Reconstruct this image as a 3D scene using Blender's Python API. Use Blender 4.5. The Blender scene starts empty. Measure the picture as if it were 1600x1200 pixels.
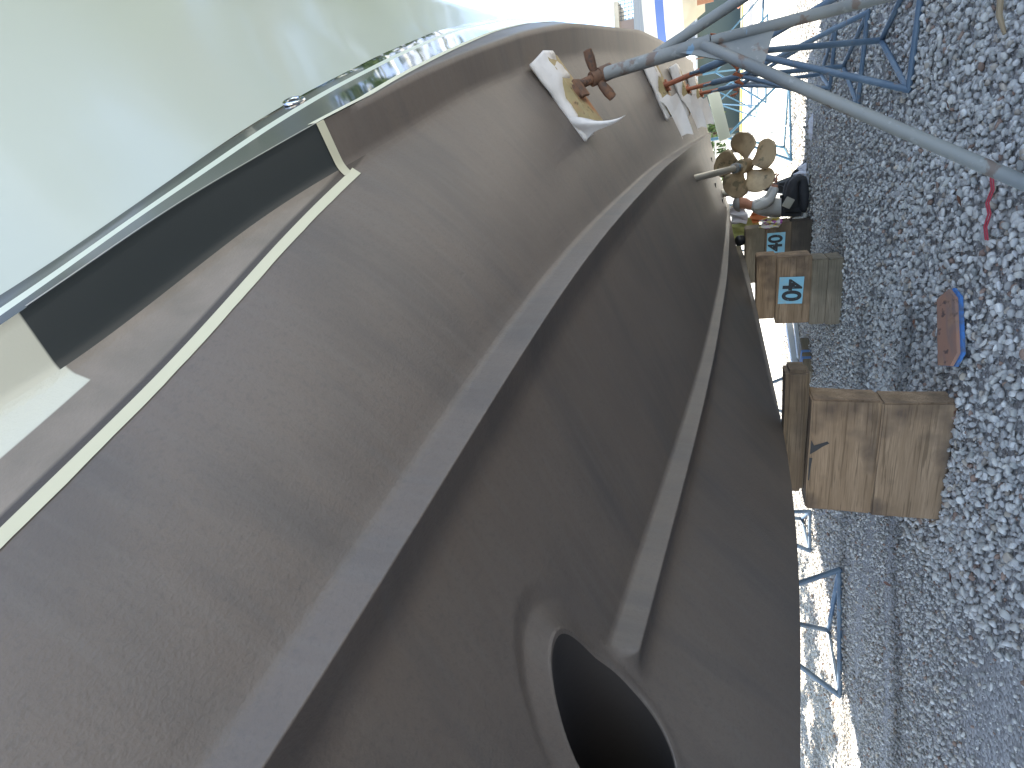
import bpy, bmesh, math, random
import numpy as np
from mathutils import Vector, Matrix
R = math.radians
random.seed(7); rng = np.random.default_rng(11)
S = bpy.context.scene
COL = S.collection

# ---------------------------------------------------------------- camera, sky, sun, exposure
F, PITCH, YAW = 850.0, R(21.218), R(20.999)
fw = Vector((-math.sin(YAW)*math.cos(PITCH), math.cos(YAW)*math.cos(PITCH), math.sin(PITCH)))
rt = Vector((math.cos(YAW), math.sin(YAW), 0))
up = rt.cross(fw)
cam = bpy.data.cameras.new('camera'); co = bpy.data.objects.new('camera', cam); COL.objects.link(co)
m = Matrix((-up, rt, -fw)).transposed().to_4x4()          # the phone is held on its side: picture right is down
m.translation = (0, 0, 1.0)
co.matrix_world = m
cam.sensor_width = 36; cam.lens = 36*F/1600; cam.clip_start = .02; cam.clip_end = 2000
S.camera = co

SUN_EL, SUN_AZ = R(60), R(-7)                              # azimuth from +Y (aft of the boat) towards +X
sd = Vector((math.sin(SUN_AZ)*math.cos(SUN_EL), math.cos(SUN_AZ)*math.cos(SUN_EL), math.sin(SUN_EL)))
w = bpy.data.worlds.new('World'); S.world = w; w.use_nodes = True
nt = w.node_tree; nt.nodes.clear()
def wn(t): return nt.nodes.new(t)
out = wn('ShaderNodeOutputWorld'); bg = wn('ShaderNodeBackground'); sky = wn('ShaderNodeTexSky')
sky.sky_type = 'NISHITA'; sky.sun_disc = False; sky.sun_elevation = SUN_EL; sky.sun_rotation = SUN_AZ
sky.air_density = 1.0; sky.dust_density = .1; sky.altitude = 1500; sky.ozone_density = 1.6
tc = wn('ShaderNodeTexCoord'); mp = wn('ShaderNodeMapping'); mp.inputs['Scale'].default_value = (1.4, 1.4, 3.6)
no = wn('ShaderNodeTexNoise'); no.inputs['Scale'].default_value = 2.1; no.inputs['Detail'].default_value = 9; no.inputs['Roughness'].default_value = .6
no.inputs['Distortion'].default_value = .5
cr = wn('ShaderNodeValToRGB'); cr.color_ramp.elements[0].position = .47; cr.color_ramp.elements[1].position = .66
cr.color_ramp.elements[1].color = (.8, .8, .8, 1)
mx = wn('ShaderNodeMix'); mx.data_type = 'RGBA'; mx.inputs[7].default_value = (5.5, 5.7, 6.0, 1)
nt.links.new(tc.outputs['Generated'], mp.inputs[0]); nt.links.new(mp.outputs[0], no.inputs[0]); nt.links.new(no.outputs[0], cr.inputs[0])
nt.links.new(cr.outputs[0], mx.inputs[0]); nt.links.new(sky.outputs[0], mx.inputs[6]); nt.links.new(mx.outputs[2], bg.inputs[0])
bg.inputs[1].default_value = .12
nt.links.new(bg.outputs[0], out.inputs[0])
sl = bpy.data.lights.new('sun', 'SUN'); sl.energy = 5; sl.angle = R(.5); sl.color = (1, .95, .86)
so = bpy.data.objects.new('sun', sl); COL.objects.link(so); so.rotation_euler = sd.to_track_quat('Z', 'Y').to_euler()
S.view_settings.view_transform = 'Standard'; S.view_settings.look = 'None'; S.view_settings.gamma = 1
S.view_settings.exposure = 2.15

# ---------------------------------------------------------------- helpers
def tag(o, label=None, cat=None, group=None, kind=None):
    for k, v in (('label', label), ('category', cat), ('group', group), ('kind', kind)):
        if v: o[k] = v
    return o
def empty(name, loc, label, cat, group=None, rz=0):
    o = bpy.data.objects.new(name, None); COL.objects.link(o); o.location = loc; o.rotation_euler.z = rz
    o.empty_display_size = .1
    return tag(o, label, cat, group)
class MB:
    def __init__(s): s.v = []; s.f = []
    def add(s, v, f):
        n = len(s.v); s.v += [tuple(p) for p in v]; s.f += [tuple(i+n for i in q) for q in f]; return s
    def box(s, c, size, rot=None, bev=0):
        bm = bmesh.new(); bmesh.ops.create_cube(bm, size=1)
        for v in bm.verts: v.co = Vector([v.co[i]*size[i] for i in range(3)])
        if bev: bmesh.ops.bevel(bm, geom=bm.edges[:], offset=bev, segments=2, affect='EDGES', profile=.6)
        M_ = Matrix.Translation(c) @ (rot.to_4x4() if rot else Matrix.Identity(4))
        bm.transform(M_); s.bm(bm); return s
    def bm(s, bm):
        bm.verts.ensure_lookup_table(); bm.verts.index_update()
        s.add([v.co[:] for v in bm.verts], [[v.index for v in f.verts] for f in bm.faces]); bm.free(); return s
    def tube(s, pts, r, n=12, cap=True):
        pts = [Vector(p) for p in pts]; k = len(pts); rs = r if isinstance(r, (list, tuple)) else [r]*k
        T = [(pts[min(i+1, k-1)]-pts[max(i-1, 0)]).normalized() for i in range(k)]
        a = Vector((0, 0, 1)) if abs(T[0].z) < .9 else Vector((1, 0, 0))
        N = T[0].cross(a).normalized(); V = []
        for i in range(k):
            N = (N - T[i]*N.dot(T[i])).normalized(); B = T[i].cross(N)
            for j in range(n):
                t = 2*math.pi*j/n; V.append(pts[i]+(N*math.cos(t)+B*math.sin(t))*rs[i])
        Fc = [(i*n+j, i*n+(j+1) % n, (i+1)*n+(j+1) % n, (i+1)*n+j) for i in range(k-1) for j in range(n)]
        if cap: Fc += [tuple(range(n))[::-1], tuple((k-1)*n+j for j in range(n))]
        return s.add(V, Fc)
    def build(s, name, mat, parent=None, smooth=False, origin=None, angle=35):
        me = bpy.data.meshes.new(name); o_ = Vector(origin) if origin is not None else Vector()
        me.from_pydata([tuple(Vector(p)-o_) for p in s.v], [], s.f); me.update()
        o = bpy.data.objects.new(name, me); COL.objects.link(o)
        if mat: me.materials.append(mat)
        if smooth:
            me.polygons.foreach_set('use_smooth', [True]*len(me.polygons))
            if angle: me.set_sharp_from_angle(angle=R(angle))
        if parent is not None:
            o.parent = parent
            if origin is None: o.matrix_parent_inverse = Matrix.LocRotScale(parent.location, parent.rotation_euler, None).inverted()
        elif origin is not None: o.location = origin
        return o
def gmesh(name, P, mat, parent=None, flip=False, smooth=True):       # a grid P[i][j] as a mesh in world coordinates
    P = np.asarray(P, float); a, b = P.shape[:2]; mb = MB(); mb.v = [tuple(p) for p in P.reshape(-1, 3)]
    for i in range(a-1):
        for j in range(b-1):
            q = (i*b+j, i*b+j+1, (i+1)*b+j+1, (i+1)*b+j); mb.f.append(q[::-1] if flip else q)
    return mb.build(name, mat, parent, smooth, angle=None)

def mat(name, base, rough=.6, metal=0, spec=.5, bump=None, col=None, coat=0):
    """base colour; col = list of (noise scale, detail, lo, hi, colour, amount, stretch xyz); bump = list of (scale, strength, distance)"""
    m_ = bpy.data.materials.new(name); m_.use_nodes = True; t = m_.node_tree; n = t.nodes; L = t.links
    p = n['Principled BSDF']; p.inputs['Roughness'].default_value = rough; p.inputs['Metallic'].default_value = metal
    p.inputs['Specular IOR Level'].default_value = spec; p.inputs['Coat Weight'].default_value = coat; p.inputs['Coat Roughness'].default_value = .10
    c4 = (*base, 1); p.inputs['Base Color'].default_value = c4
    tcn = n.new('ShaderNodeTexCoord'); prev = None
    for (sc, det, lo, hi, c, amt, st) in (col or []):
        mpn = n.new('ShaderNodeMapping'); mpn.inputs['Scale'].default_value = st; L.new(tcn.outputs['Object'], mpn.inputs[0])
        z = n.new('ShaderNodeTexNoise'); z.inputs['Scale'].default_value = sc; z.inputs['Detail'].default_value = det; L.new(mpn.outputs[0], z.inputs[0])
        r = n.new('ShaderNodeMapRange'); r.inputs[1].default_value = lo; r.inputs[2].default_value = hi; r.inputs[4].default_value = amt; L.new(z.outputs[0], r.inputs[0])
        x = n.new('ShaderNodeMix'); x.data_type = 'RGBA'; L.new(r.outputs[0], x.inputs[0]); x.inputs[7].default_value = (*c, 1)
        if prev: L.new(prev, x.inputs[6])
        else: x.inputs[6].default_value = c4
        prev = x.outputs[2]
    if prev: L.new(prev, p.inputs['Base Color'])
    pb = None
    for (sc, st, di) in (bump or []):
        z = n.new('ShaderNodeTexNoise'); z.inputs['Scale'].default_value = sc; z.inputs['Detail'].default_value = 4; L.new(tcn.outputs['Object'], z.inputs[0])
        b = n.new('ShaderNodeBump'); b.inputs['Strength'].default_value = st; b.inputs['Distance'].default_value = di; L.new(z.outputs[0], b.inputs['Height'])
        if pb: L.new(pb, b.inputs['Normal'])
        pb = b.outputs[0]
    if pb: L.new(pb, p.inputs['Normal'])
    m_['_c'] = 1
    return m_

# ---------------------------------------------------------------- hull shape tables (metres, along the keel line y)
YK = np.linspace(-3.2, 9, 1221)
def tab(ys, vs, sm=.10):
    v = np.interp(YK, ys, vs); k = np.exp(-.5*(np.arange(-60, 61)*.01/sm)**2); k /= k.sum()
    return np.convolve(np.pad(v, 60, 'reflect', reflect_type='odd'), k, 'valid')
T = dict(
 Kz=tab([-3, -2, -1, 0, 1.1, 1.5, 1.84, 2.3, 3, 5, 7.5, 8.5], [2.9, 1.6, 1.12, .93, .82, .77, .74, .712, .70, .715, .74, .77], .3),
 SLo=tab([-3, -2, 0, 1, 1.9, 2.8, 4.2, 5.6, 8.5], [.02, .12, .34, .44, .51, .555, .6, .61, .62], .3),
 SLz=tab([-3, -2, 0, 1, 1.3, 1.93, 2.8, 4.15, 5.6, 7.7, 8.5], [3, 1.75, 1.3, 1.18, 1.155, 1.09, 1.03, .97, .945, .925, .915], .3),
 SLh=tab([-3, 1, 1.9, 2.8, 4, 5.6, 8.5], [.07, .075, .065, .055, .05, .04, .025], .3),
 SUo=tab([-3, -2, -1, 0, .33, .65, 1.08, 1.46, 2, 2.65, 3.67, 5.33, 8.5], [.04, .3, .56, .78, .865, .96, 1.06, 1.15, 1.24, 1.31, 1.40, 1.47, 1.565], .3),
 SUz=tab([-3, -1, .3, 1, 2, 3, 4, 6, 8.5], [3.1, 1.8, 1.545, 1.49, 1.42, 1.36, 1.31, 1.23, 1.15], .3),
 SUh=tab([-3, .3, 1, 2, 3, 4, 6, 8.5], [.07, .07, .085, .09, .085, .075, .05, .035], .3),
 CIo=tab([-3, -2, -1, 0, .64, .87, 1.08, 1.32, 1.5, 1.82, 2.2, 2.47, 3.0, 3.84, 5.17, 8.5], [.08, .5, .83, 1.12, 1.30, 1.395, 1.485, 1.566, 1.615, 1.71, 1.828, 1.887, 1.987, 2.112, 2.215, 2.31]),
 CIz=tab([-3, -1, 0, .6, 1.5, 2.2, 2.93, 3.72, 5.0, 8.5], [3.3, 2.6, 2.33, 2.185, 2.03, 1.925, 1.835, 1.75, 1.63, 1.345]),
 COo=tab([-3, -2, -1, 0, .59, .96, 1.46, 1.92, 2.3, 2.85, 3.48, 5.22, 6.3, 8.5], [.1, .55, .88, 1.17, 1.40, 1.562, 1.738, 1.88, 1.98, 2.11, 2.22, 2.40, 2.45, 2.44]),
 COz=tab([-3, -1, 0, .59, 1.14, 1.65, 2.3, 2.85, 3.48, 5.22, 6.3, 8.5], [3.4, 2.65, 2.36, 2.235, 2.135, 2.04, 1.93, 1.86, 1.78, 1.63, 1.56, 1.36]),
 Wo=tab([-3, -2, -1, 0, .74, 1.01, 1.47, 1.8, 2.44, 3.05, 4.2, 6, 8.5], [.12, .6, .92, 1.2, 1.45, 1.56, 1.75, 1.87, 2.075, 2.25, 2.50, 2.66, 2.62]),
 Sz=tab([-3, 3, 9], [5.0, 4.9, 4.3]),
 fl=tab([-3, -1, 2, 4, 9], [.75, .8, .82, .85, .5]))
def tv(k, y): return float(np.interp(y, YK, T[k]))
def xk(y): return -1.42+.04*(y-2.9)
def side_off(y, z):
    """half breadth of the topside at height z"""
    co, cz, wo = tv('COo', y), tv('COz', y), tv('Wo', y)
    if z <= 2.41: return co+(wo-co)*max(0, z-cz)/max(.05, 2.41-cz)
    return wo+tv('fl', y)*((z-2.41)/1.7)**1.1
ROCK = (0.832, 1.215, .122)                                 # thruster tunnel centre (y, z) and radius
def profile(y, n=(44, 80, 20, 5)):
    """rounded section keel -> chine inner edge; (off, z) list of fixed length"""
    kz = tv('Kz', y); h = float(np.interp(y, [2.9, 3.3, 8.5], [.002, .02, .075]))
    so_, sz, sh = tv('SLo', y), tv('SLz', y), tv('SLh', y)
    fade = 1/(1+math.exp(max(-30, min(30, -(y-.985)/.004)))) if y < 1.3 else 1
    wb = .075*min(1, so_/.3)
    uo, uz, uh = tv('SUo', y), tv('SUz', y), tv('SUh', y); ub = .095*min(1, uo/.6)
    cio, ciz = tv('CIo', y), tv('CIz', y); coo, coz = tv('COo', y), tv('COz', y)
    K0 = (0, kz); K1 = (.035, kz); K2 = (.038, kz+h)
    A = (so_-wb, sz+.006); E = (so_, sz); Tt = (so_+.004, sz+sh)
    A2 = (uo-ub, uz+.008); E2 = (uo, uz); T2 = (uo+.006, uz+uh)
    # where no lower strake: straight panel K2 -> A2
    def onl(o): t = (o-K2[0])/(A2[0]-K2[0]); return K2[1]+t*(A2[1]-K2[1])
    base = onl(so_)+.0
    lift = (sz+sh)-base
    def mixp(p, q): return (q[0]+(p[0]-q[0])*fade, q[1]+(p[1]-q[1])*fade)
    sl_ = (A2[1]-Tt[1])/max(A2[0]-Tt[0], .05); T_ = (so_+.03, Tt[1]+sl_*.026)
    E = mixp(E, ((A[0]+T_[0])/2, (A[1]+T_[1])/2)); Tt = mixp(Tt, T_)
    cor = [(K0, 0), (K1, .004), (K2, .02), (A, .035), (E, .005), (Tt, .013), (A2, .035), (E2, .004), (T2, .014), ((cio, ciz), .025), ((coo, coz), 0)]
    segn = [1, 1, n[0], 3, 3, n[1], 3, 3, n[2], n[3]]
    P = []
    V = [np.array(c[0], float) for c in cor]
    L_ = [np.linalg.norm(V[i+1]-V[i]) for i in range(len(V)-1)]
    ins, outs = [], []
    for i, (p, r) in enumerate(cor):
        p = V[i]
        if i == 0 or i == len(cor)-1: ins.append(p); outs.append(p); continue
        ra = min(r, L_[i-1]*.45); rb = min(r, L_[i]*.45)
        ins.append(p+(V[i-1]-p)/max(L_[i-1], 1e-6)*ra); outs.append(p+(V[i+1]-p)/max(L_[i], 1e-6)*rb)
    idx = {}
    P.append(V[0])
    for i in range(len(cor)-1):
        for k in range(1, segn[i]+1):
            q = outs[i]+(ins[i+1]-outs[i])*k/segn[i]
            if i == 8:                                     # the wide panel is slightly convex forward
                dd = ins[i+1]-outs[i]; nn = np.array([dd[1], -dd[0]])/max(np.linalg.norm(dd), 1e-6)
                t = k/segn[i]; q = q+nn*4*t*(1-t)*float(np.interp(y, [0, .6, 1.3, 3, 6], [.03, .036, .034, .014, .008]))
            P.append(q)
        if i+1 < len(cor)-1:
            idx[i+1] = len(P)
            for k in range(1, 6):
                t = k/6; P.append(ins[i+1]*(1-t)**2+V[i+1]*2*t*(1-t)+outs[i+1]*t*t)
            P.append(outs[i+1])
    return P, idx
ys = np.concatenate([np.linspace(-3, .2, 26)[:-1], np.arange(.2, .6, .02), np.arange(.6, 1.08, .005), np.arange(1.085, 1.4, .015), np.arange(1.41, 2.955, .03), np.linspace(2.98, 8.5, 110)])
prof0, IDX = profile(2.0)
NP = len(prof0)
iCH = IDX[9]+2                                             # split bottom / chine in the inner chine fillet
def smooth01(t): t = np.clip(t, 0, 1); return t*t*(3-2*t)
def tun_x(x, y, z):
    """x of the hull skin near the bow thruster: flat faired lip above and forward of the opening"""
    cy, cz, r0 = ROCK; dy, dz = y-cy, z-cz; r = np.sqrt(dy**2+dz**2); ang = np.arctan2(dz, dy)
    g = .42*np.cos(ang)+1.21*np.sin(ang)
    k = smooth01((.192-r)/.020)*smooth01((g-.05)/.5)*smooth01(np.cos(ang-R(135))*1.0+.45)
    x = x+(.158-np.clip(r, r0, .185))*g*k
    return x+.006*np.exp(-((r-r0-.008)/.009)**2)*np.clip(np.cos(ang+R(35))*1.4-.1, 0, 1)
def tunnel(P):
    P = P.copy(); cy, cz, r0 = ROCK
    x, y, z = P[..., 0].copy(), P[..., 1].copy(), P[..., 2].copy(); dy = y-cy; dz = z-cz
    r = np.sqrt(dy**2+dz**2); x = tun_x(x, y, z)
    s_ = np.where(np.abs(r-r0) < .0034, r0/np.maximum(r, 1e-6), 1)
    P[..., 0], P[..., 1], P[..., 2] = x, cy+dy*s_, cz+dz*s_
    return P
rows = []
for y in ys:
    pr, _ = profile(y); rows.append([(o, y, z) for o, z in pr])
G = np.array(rows)                                          # offsets
near = G.copy(); near[..., 0] += np.array([xk(y) for y in ys])[:, None]
far = G.copy(); far[..., 0] = np.array([xk(y) for y in ys])[:, None]-G[..., 0]
near = tunnel(near)

# ---------------------------------------------------------------- hull materials
def hull_bottom_mat(name, chine=False):
    m_ = mat(name, (.122, .100, .085), rough=.5, spec=.45,
             col=[(1.1, 3, .35, .7, (.148, .122, .103), .9, (1, 1, 1)), (2.6, 7, .47, .70, (.085, .074, .068), .6, (.8, 1.5, .8)), (5, 6, .52, .75, (.085, .078, .075), .7, (.35, 1.8, .35)),
                  (14, 4, .45, .8, (.15, .137, .125), .35, (.25, 3.2, .25)), (90, 3, .5, .8, (.09, .08, .072), .5, (1, 1, 1))],
             bump=[(170, .2, .001)] if chine else [(170, .55, .002), (60, .2, .003), (3, .15, .02)])
    t = m_.node_tree; n = t.nodes; L = t.links; p = n['Principled BSDF']
    ge = n.new('ShaderNodeNewGeometry'); sx = n.new('ShaderNodeSeparateXYZ'); L.new(ge.outputs['Position'], sx.inputs[0])
    def step(sock, at, above=True, wdt=.002):
        r = n.new('ShaderNodeMapRange'); r.inputs[1].default_value = at-wdt; r.inputs[2].default_value = at+wdt
        if not above: r.inputs[3].default_value = 1; r.inputs[4].default_value = 0
        L.new(sock, r.inputs[0]); return r.outputs[0]
    def mul(a, b):
        q = n.new('ShaderNodeMath'); q.operation = 'MULTIPLY'; L.new(a, q.inputs[0]); L.new(b, q.inputs[1]); return q.outputs[0]
    cur = p.inputs['Base Color'].links[0].from_socket
    def over(mask, c):
        nonlocal cur
        x = n.new('ShaderNodeMix'); x.data_type = 'RGBA'; L.new(mask, x.inputs[0]); L.new(cur, x.inputs[6])
        if isinstance(c, tuple): x.inputs[7].default_value = (*c, 1)
        else: L.new(c, x.inputs[7])
        cur = x.outputs[2]
    def rough(mask, v):
        x = n.new('ShaderNodeMix'); x.data_type = 'FLOAT'; L.new(mask, x.inputs[0])
        if p.inputs['Roughness'].links: L.new(p.inputs['Roughness'].links[0].from_socket, x.inputs[2])
        else: x.inputs[2].default_value = p.inputs['Roughness'].default_value
        x.inputs[3].default_value = v; L.new(x.outputs[0], p.inputs['Roughness'])
    Y, Z = sx.outputs[1], sx.outputs[2]
    if chine:
        fwd = step(Y, 1.44, False); over(fwd, (.028, .034, .034)); rough(fwd, .35)
        wm = step(Y, .622, False); over(wm, (.56, .56, .47)); rough(wm, .25)
    else:
        fwd = step(Y, 1.55, False)
        m1 = mul(step(Z, 2.02), fwd); over(m1, (.055, .045, .038))
        zz = n.new('ShaderNodeTexNoise'); zz.inputs['Scale'].default_value = 9; zz.inputs['Detail'].default_value = 6
        L.new(n['Texture Coordinate'].outputs['Object'], zz.inputs[0])
        rr = n.new('ShaderNodeValToRGB'); rr.color_ramp.elements[0].position = .35; rr.color_ramp.elements[1].position = .65
        rr.color_ramp.elements[0].color = (.18, .155, .125, 1); rr.color_ramp.elements[1].color = (.235, .2, .165, 1); L.new(zz.outputs[0], rr.inputs[0])
        m2 = mul(step(Z, 2.040, True, .004), fwd); over(m2, rr.outputs[0])
        m3 = mul(step(Z, 2.122), step(Y, .632, False)); over(m3, (.56, .56, .47)); rough(m3, .25)
    L.new(cur, p.inputs['Base Color'])
    return m_
M = {}
M['bottom'] = hull_bottom_mat('antifouling paint')
M['chine'] = hull_bottom_mat('chine paint', True)
M['white'] = mat('topside gelcoat', (.44, .475, .40), rough=.30, spec=.5, coat=.35, bump=[(1.0, .02, .02)])
M['gloss'] = mat('gloss black stripe', (.012, .016, .02), rough=.05, spec=.2, coat=0, bump=[(1.0, .012, .02)])
M['stripe'] = mat('white stripe', (.6, .64, .54), rough=.3)
M['tape'] = mat('masking tape', (.58, .57, .43), rough=.7, bump=[(300, .2, .0005)])
M['line'] = mat('chine edge line', (.35, .32, .27), rough=.5)

# ---------------------------------------------------------------- the boat
boat = empty('motor_yacht', (-1.42, 2.9, 0), 'large white motor yacht hauled out on blocks with dark brown bottom paint, overhanging the viewer', 'boat')
hb_ = gmesh('hull_bottom', near[:, :iCH+1], M['bottom'], boat); hb_.data.set_sharp_from_angle(angle=R(42))
bm = bmesh.new(); bm.from_mesh(hb_.data)
bmesh.ops.delete(bm, geom=[v for v in bm.verts if math.hypot(v.co.y-ROCK[0], v.co.z-ROCK[1]) < ROCK[2]-.0005 and v.co.x > -1.3], context='VERTS')
bm.to_mesh(hb_.data); bm.free()
hb_.data.set_sharp_from_angle(angle=R(42))
gmesh('hull_bottom', far[:, :iCH+1], M['bottom'], boat, flip=True)
rows_ = []
for i in range(73):
    t = 2*math.pi*i/72; rw = []
    for (r_, dx) in ((.1275, .0000), (.1260, .0010), (.1235, .0012), (.1215, -.001), (.1205, -.008)):
        y_, z_ = ROCK[0]+r_*math.cos(t), ROCK[1]+r_*math.sin(t); P_, _ = profile(y_); P_ = np.array(P_[:iCH])
        rw.append((float(tun_x(xk(y_)+np.interp(z_, P_[:, 1], P_[:, 0]), y_, z_))+dx, y_, z_))
    for xx in (-1.32, -1.5, -1.8): rw.append((xx, ROCK[0]+.1205*math.cos(t), ROCK[1]+.1205*math.sin(t)))
    rows_.append(rw)
M['tunnel'] = mat('dark tunnel brown', (.035, .030, .028), rough=.7, bump=[(60, .3, .003)])  # inside of the tunnel, a darker brown than the hull bottom
o_ = gmesh('thruster_tunnel', [r_[:5] for r_ in rows_], M['bottom'], boat)
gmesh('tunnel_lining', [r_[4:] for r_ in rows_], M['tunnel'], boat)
def side_pts(sgn):
    strips = {}
    zs_def = dict(a=(None, 2.05), b=(2.05, 2.285), s=(2.285, 2.333), k=(2.333, 2.418), t=(2.418, None))
    for key, (z0, z1) in zs_def.items():
        rws = []
        for y in ys:
            cz = tv('COz', y); sz = tv('Sz', y); a = cz if z0 is None else max(z0, cz); b = sz if z1 is None else max(z1, cz)
            n = 14 if key == 't' else 3
            rws.append([(xk(y)+sgn*side_off(y, a+(b-a)*i/n), y, a+(b-a)*i/n) for i in range(n+1)])
        strips[key] = np.array(rws)
    return strips
for sgn, Gd in ((1, near), (-1, far)):
    st = side_pts(sgn); fl = sgn < 0
    ch = np.concatenate([Gd[:, iCH:], st['a'][:, 1:]], axis=1)
    gmesh('chine', ch, M['chine'], boat, flip=fl)
    gmesh('boot_stripe', st['b'], M['gloss'], boat, flip=fl)
    gmesh('white_pinstripe', st['s'], M['stripe'], boat, flip=fl)
    gmesh('upper_black_stripe', st['k'], M['gloss'], boat, flip=fl)
    gmesh('topside', st['t'], M['white'], boat, flip=fl)
# transom, deck, swim platform
yT = ys[-1]
prT = [(p[0], p[2]) for p in near[-1]]+[(xk(yT)+side_off(yT, z), z) for z in np.linspace(tv('COz', yT)+.05, tv('Sz', yT), 12)]
prF = [(2*xk(yT)-x, z) for x, z in prT][::-1]
mb = MB(); mb.add([(x, yT, z) for x, z in prF+prT], [tuple(range(len(prF)+len(prT)))]); mb.build('transom', M['white'], boat)
dk = [[(xk(y)+s*side_off(y, tv('Sz', y)-.03), y, tv('Sz', y)-.03) for s in (-1, -.5, 0, .5, 1)] for y in ys[::6]]
gmesh('deck', dk, M['white'], boat)
mb = MB(); mb.box((xk(9.1), 9.06, 1.62), (4.3, 1.05, .09), bev=.03); mb.build('swim_platform', M['white'], boat, True)
mb = MB(); mb.box((xk(3)-.0, 4.9, 4.35), (3.1, 4.6, 1.1), bev=.15); mb.build('cabin', M['white'], boat, True)
mb = MB(); mb.box((xk(3)-.0, 4.9, 4.45), (3.12, 4.2, .5), bev=.05); mb.build('cabin_window', M['gloss'], boat, True)
mb = MB()
for s in (-1, 1):
    mb.tube([(xk(y)+s*(side_off(y, tv('Sz', y)-.25)+.02), y, tv('Sz', y)-.25) for y in np.linspace(-2.5, 8.5, 60)], .03, 8)
mb.build('rub_rail', M['line'], boat, True)
# trim tab under the transom
mb = MB(); mb.box((.56, 8.66, 1.05), (.62, .02, .15), Matrix.Rotation(R(-14), 3, 'Y') @ Matrix.Rotation(R(12), 3, 'X'), bev=.004)
mb.build('trim_tab', M['stripe'], boat, True)
# masking tape
def ribbon(name, A, B, material, th=.0022, parent=None):    # A,B point rows a small way off the surface; closed strip
    n = len(A); mb = MB(); mb.v = [tuple(p) for p in A]+[tuple(p) for p in B]
    mb.f = [(i, i+1, n+i+1, n+i) for i in range(n-1)]
    o = mb.build(name, material, parent, True, angle=None)
    return o
def p3pt(y, z):                                             # on the wide upper bottom panel
    P, _ = profile(y); P = np.array(P[IDX[8]:iCH+3]); P = P[np.argsort(P[:, 1])]
    return np.array([xk(y)+np.interp(z, P[:, 1], P[:, 0])+.0016, y, z-.0012])
yy = np.linspace(-.6, 1.47, 90)
A = [p3pt(y, 1.998+.0004*math.sin(y*37)+rng.normal(0, .0002)) for y in yy]; B = [p3pt(y, 2.0235) for y in yy]
ribbon('masking_tape', A, B, M['tape'], parent=boat)
# across the chine
Pp, _ = profile(1.44); seg = [p for p in Pp[IDX[9]-2:]]
A, B = [], []
for k, yo in ((0, 1.425), (1, 1.455)):
    P_, _ = profile(yo); rw = [np.array([xk(yo)+p[0]+.002, yo, p[1]-.002]) for p in P_[IDX[9]-1:]]
    (A if k == 0 else B).extend(rw)
    zt = tv('COz', yo)
ribbon('masking_tape', A, B, M['tape'], parent=boat)
yy = np.linspace(1.43, 8.48, 200); A, B = [], []
for y in yy:
    cz = tv('COz', y)
    z0 = max(cz+.004, 2.038); z1 = max(z0+.030, 2.075)
    A.append((xk(y)+side_off(y, z0)+.002, y, z0)); B.append((xk(y)+side_off(y, z1)+.002, y, z1))
ribbon('masking_tape', A, B, M['tape'], parent=boat)
yy = np.linspace(.64, 1.44, 60); A, B = [], []
for y in yy:
    z0 = tv('COz', y)+.003; A.append((xk(y)+side_off(y, z0)+.0015, y, z0)); B.append((xk(y)+side_off(y, z0+.008)+.0015, y, z0+.008))
ribbon('chine_edge_line', A, B, M['line'], parent=boat)
# chromed drain ring on the topside
def ring(mb, c, nrm, ax, r, rt_, sq=.62, n=40, k=10):
    c = Vector(c); nrm = Vector(nrm).normalized(); u = (Vector(ax)-nrm*Vector(ax).dot(nrm)).normalized(); v = nrm.cross(u); V = []; Fc = []
    for i in range(n):
        t = 2*math.pi*i/n; d = u*math.cos(t)+v*math.sin(t)*sq; tt = d.normalized()
        for j in range(k):
            q = 2*math.pi*j/k; V.append(c+d*r+(tt*math.cos(q)+nrm*math.sin(q)*.7)*rt_)
            Fc.append((i*k+j, i*k+(j+1) % k, ((i+1) % n)*k+(j+1) % k, ((i+1) % n)*k+j))
    mb.add(V, Fc)
M['chrome'] = mat('polished steel', (.75, .73, .7), rough=.12, metal=1)
M['hole'] = mat('dark opening', (.01, .01, .01), rough=.8)
def side_pt(y, z, d=0): return Vector((xk(y)+side_off(y, z)+d, y, z))
cR = side_pt(1.74, 2.39, .004); nR = (side_pt(1.84, 2.39)-side_pt(1.64, 2.39)).cross(side_pt(1.74, 2.45)-side_pt(1.74, 2.35)).normalized()
if nR.x < 0: nR = -nR
mb = MB(); ring(mb, cR, nR, (0, 1, 0), .034, .011, .8); mb.build('drain_fitting', M['chrome'], boat, True)
mb = MB(); mb.tube([cR-nR*.002, cR+nR*.003], .03, 24); mb.build('drain_opening', M['hole'], boat, True)

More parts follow.
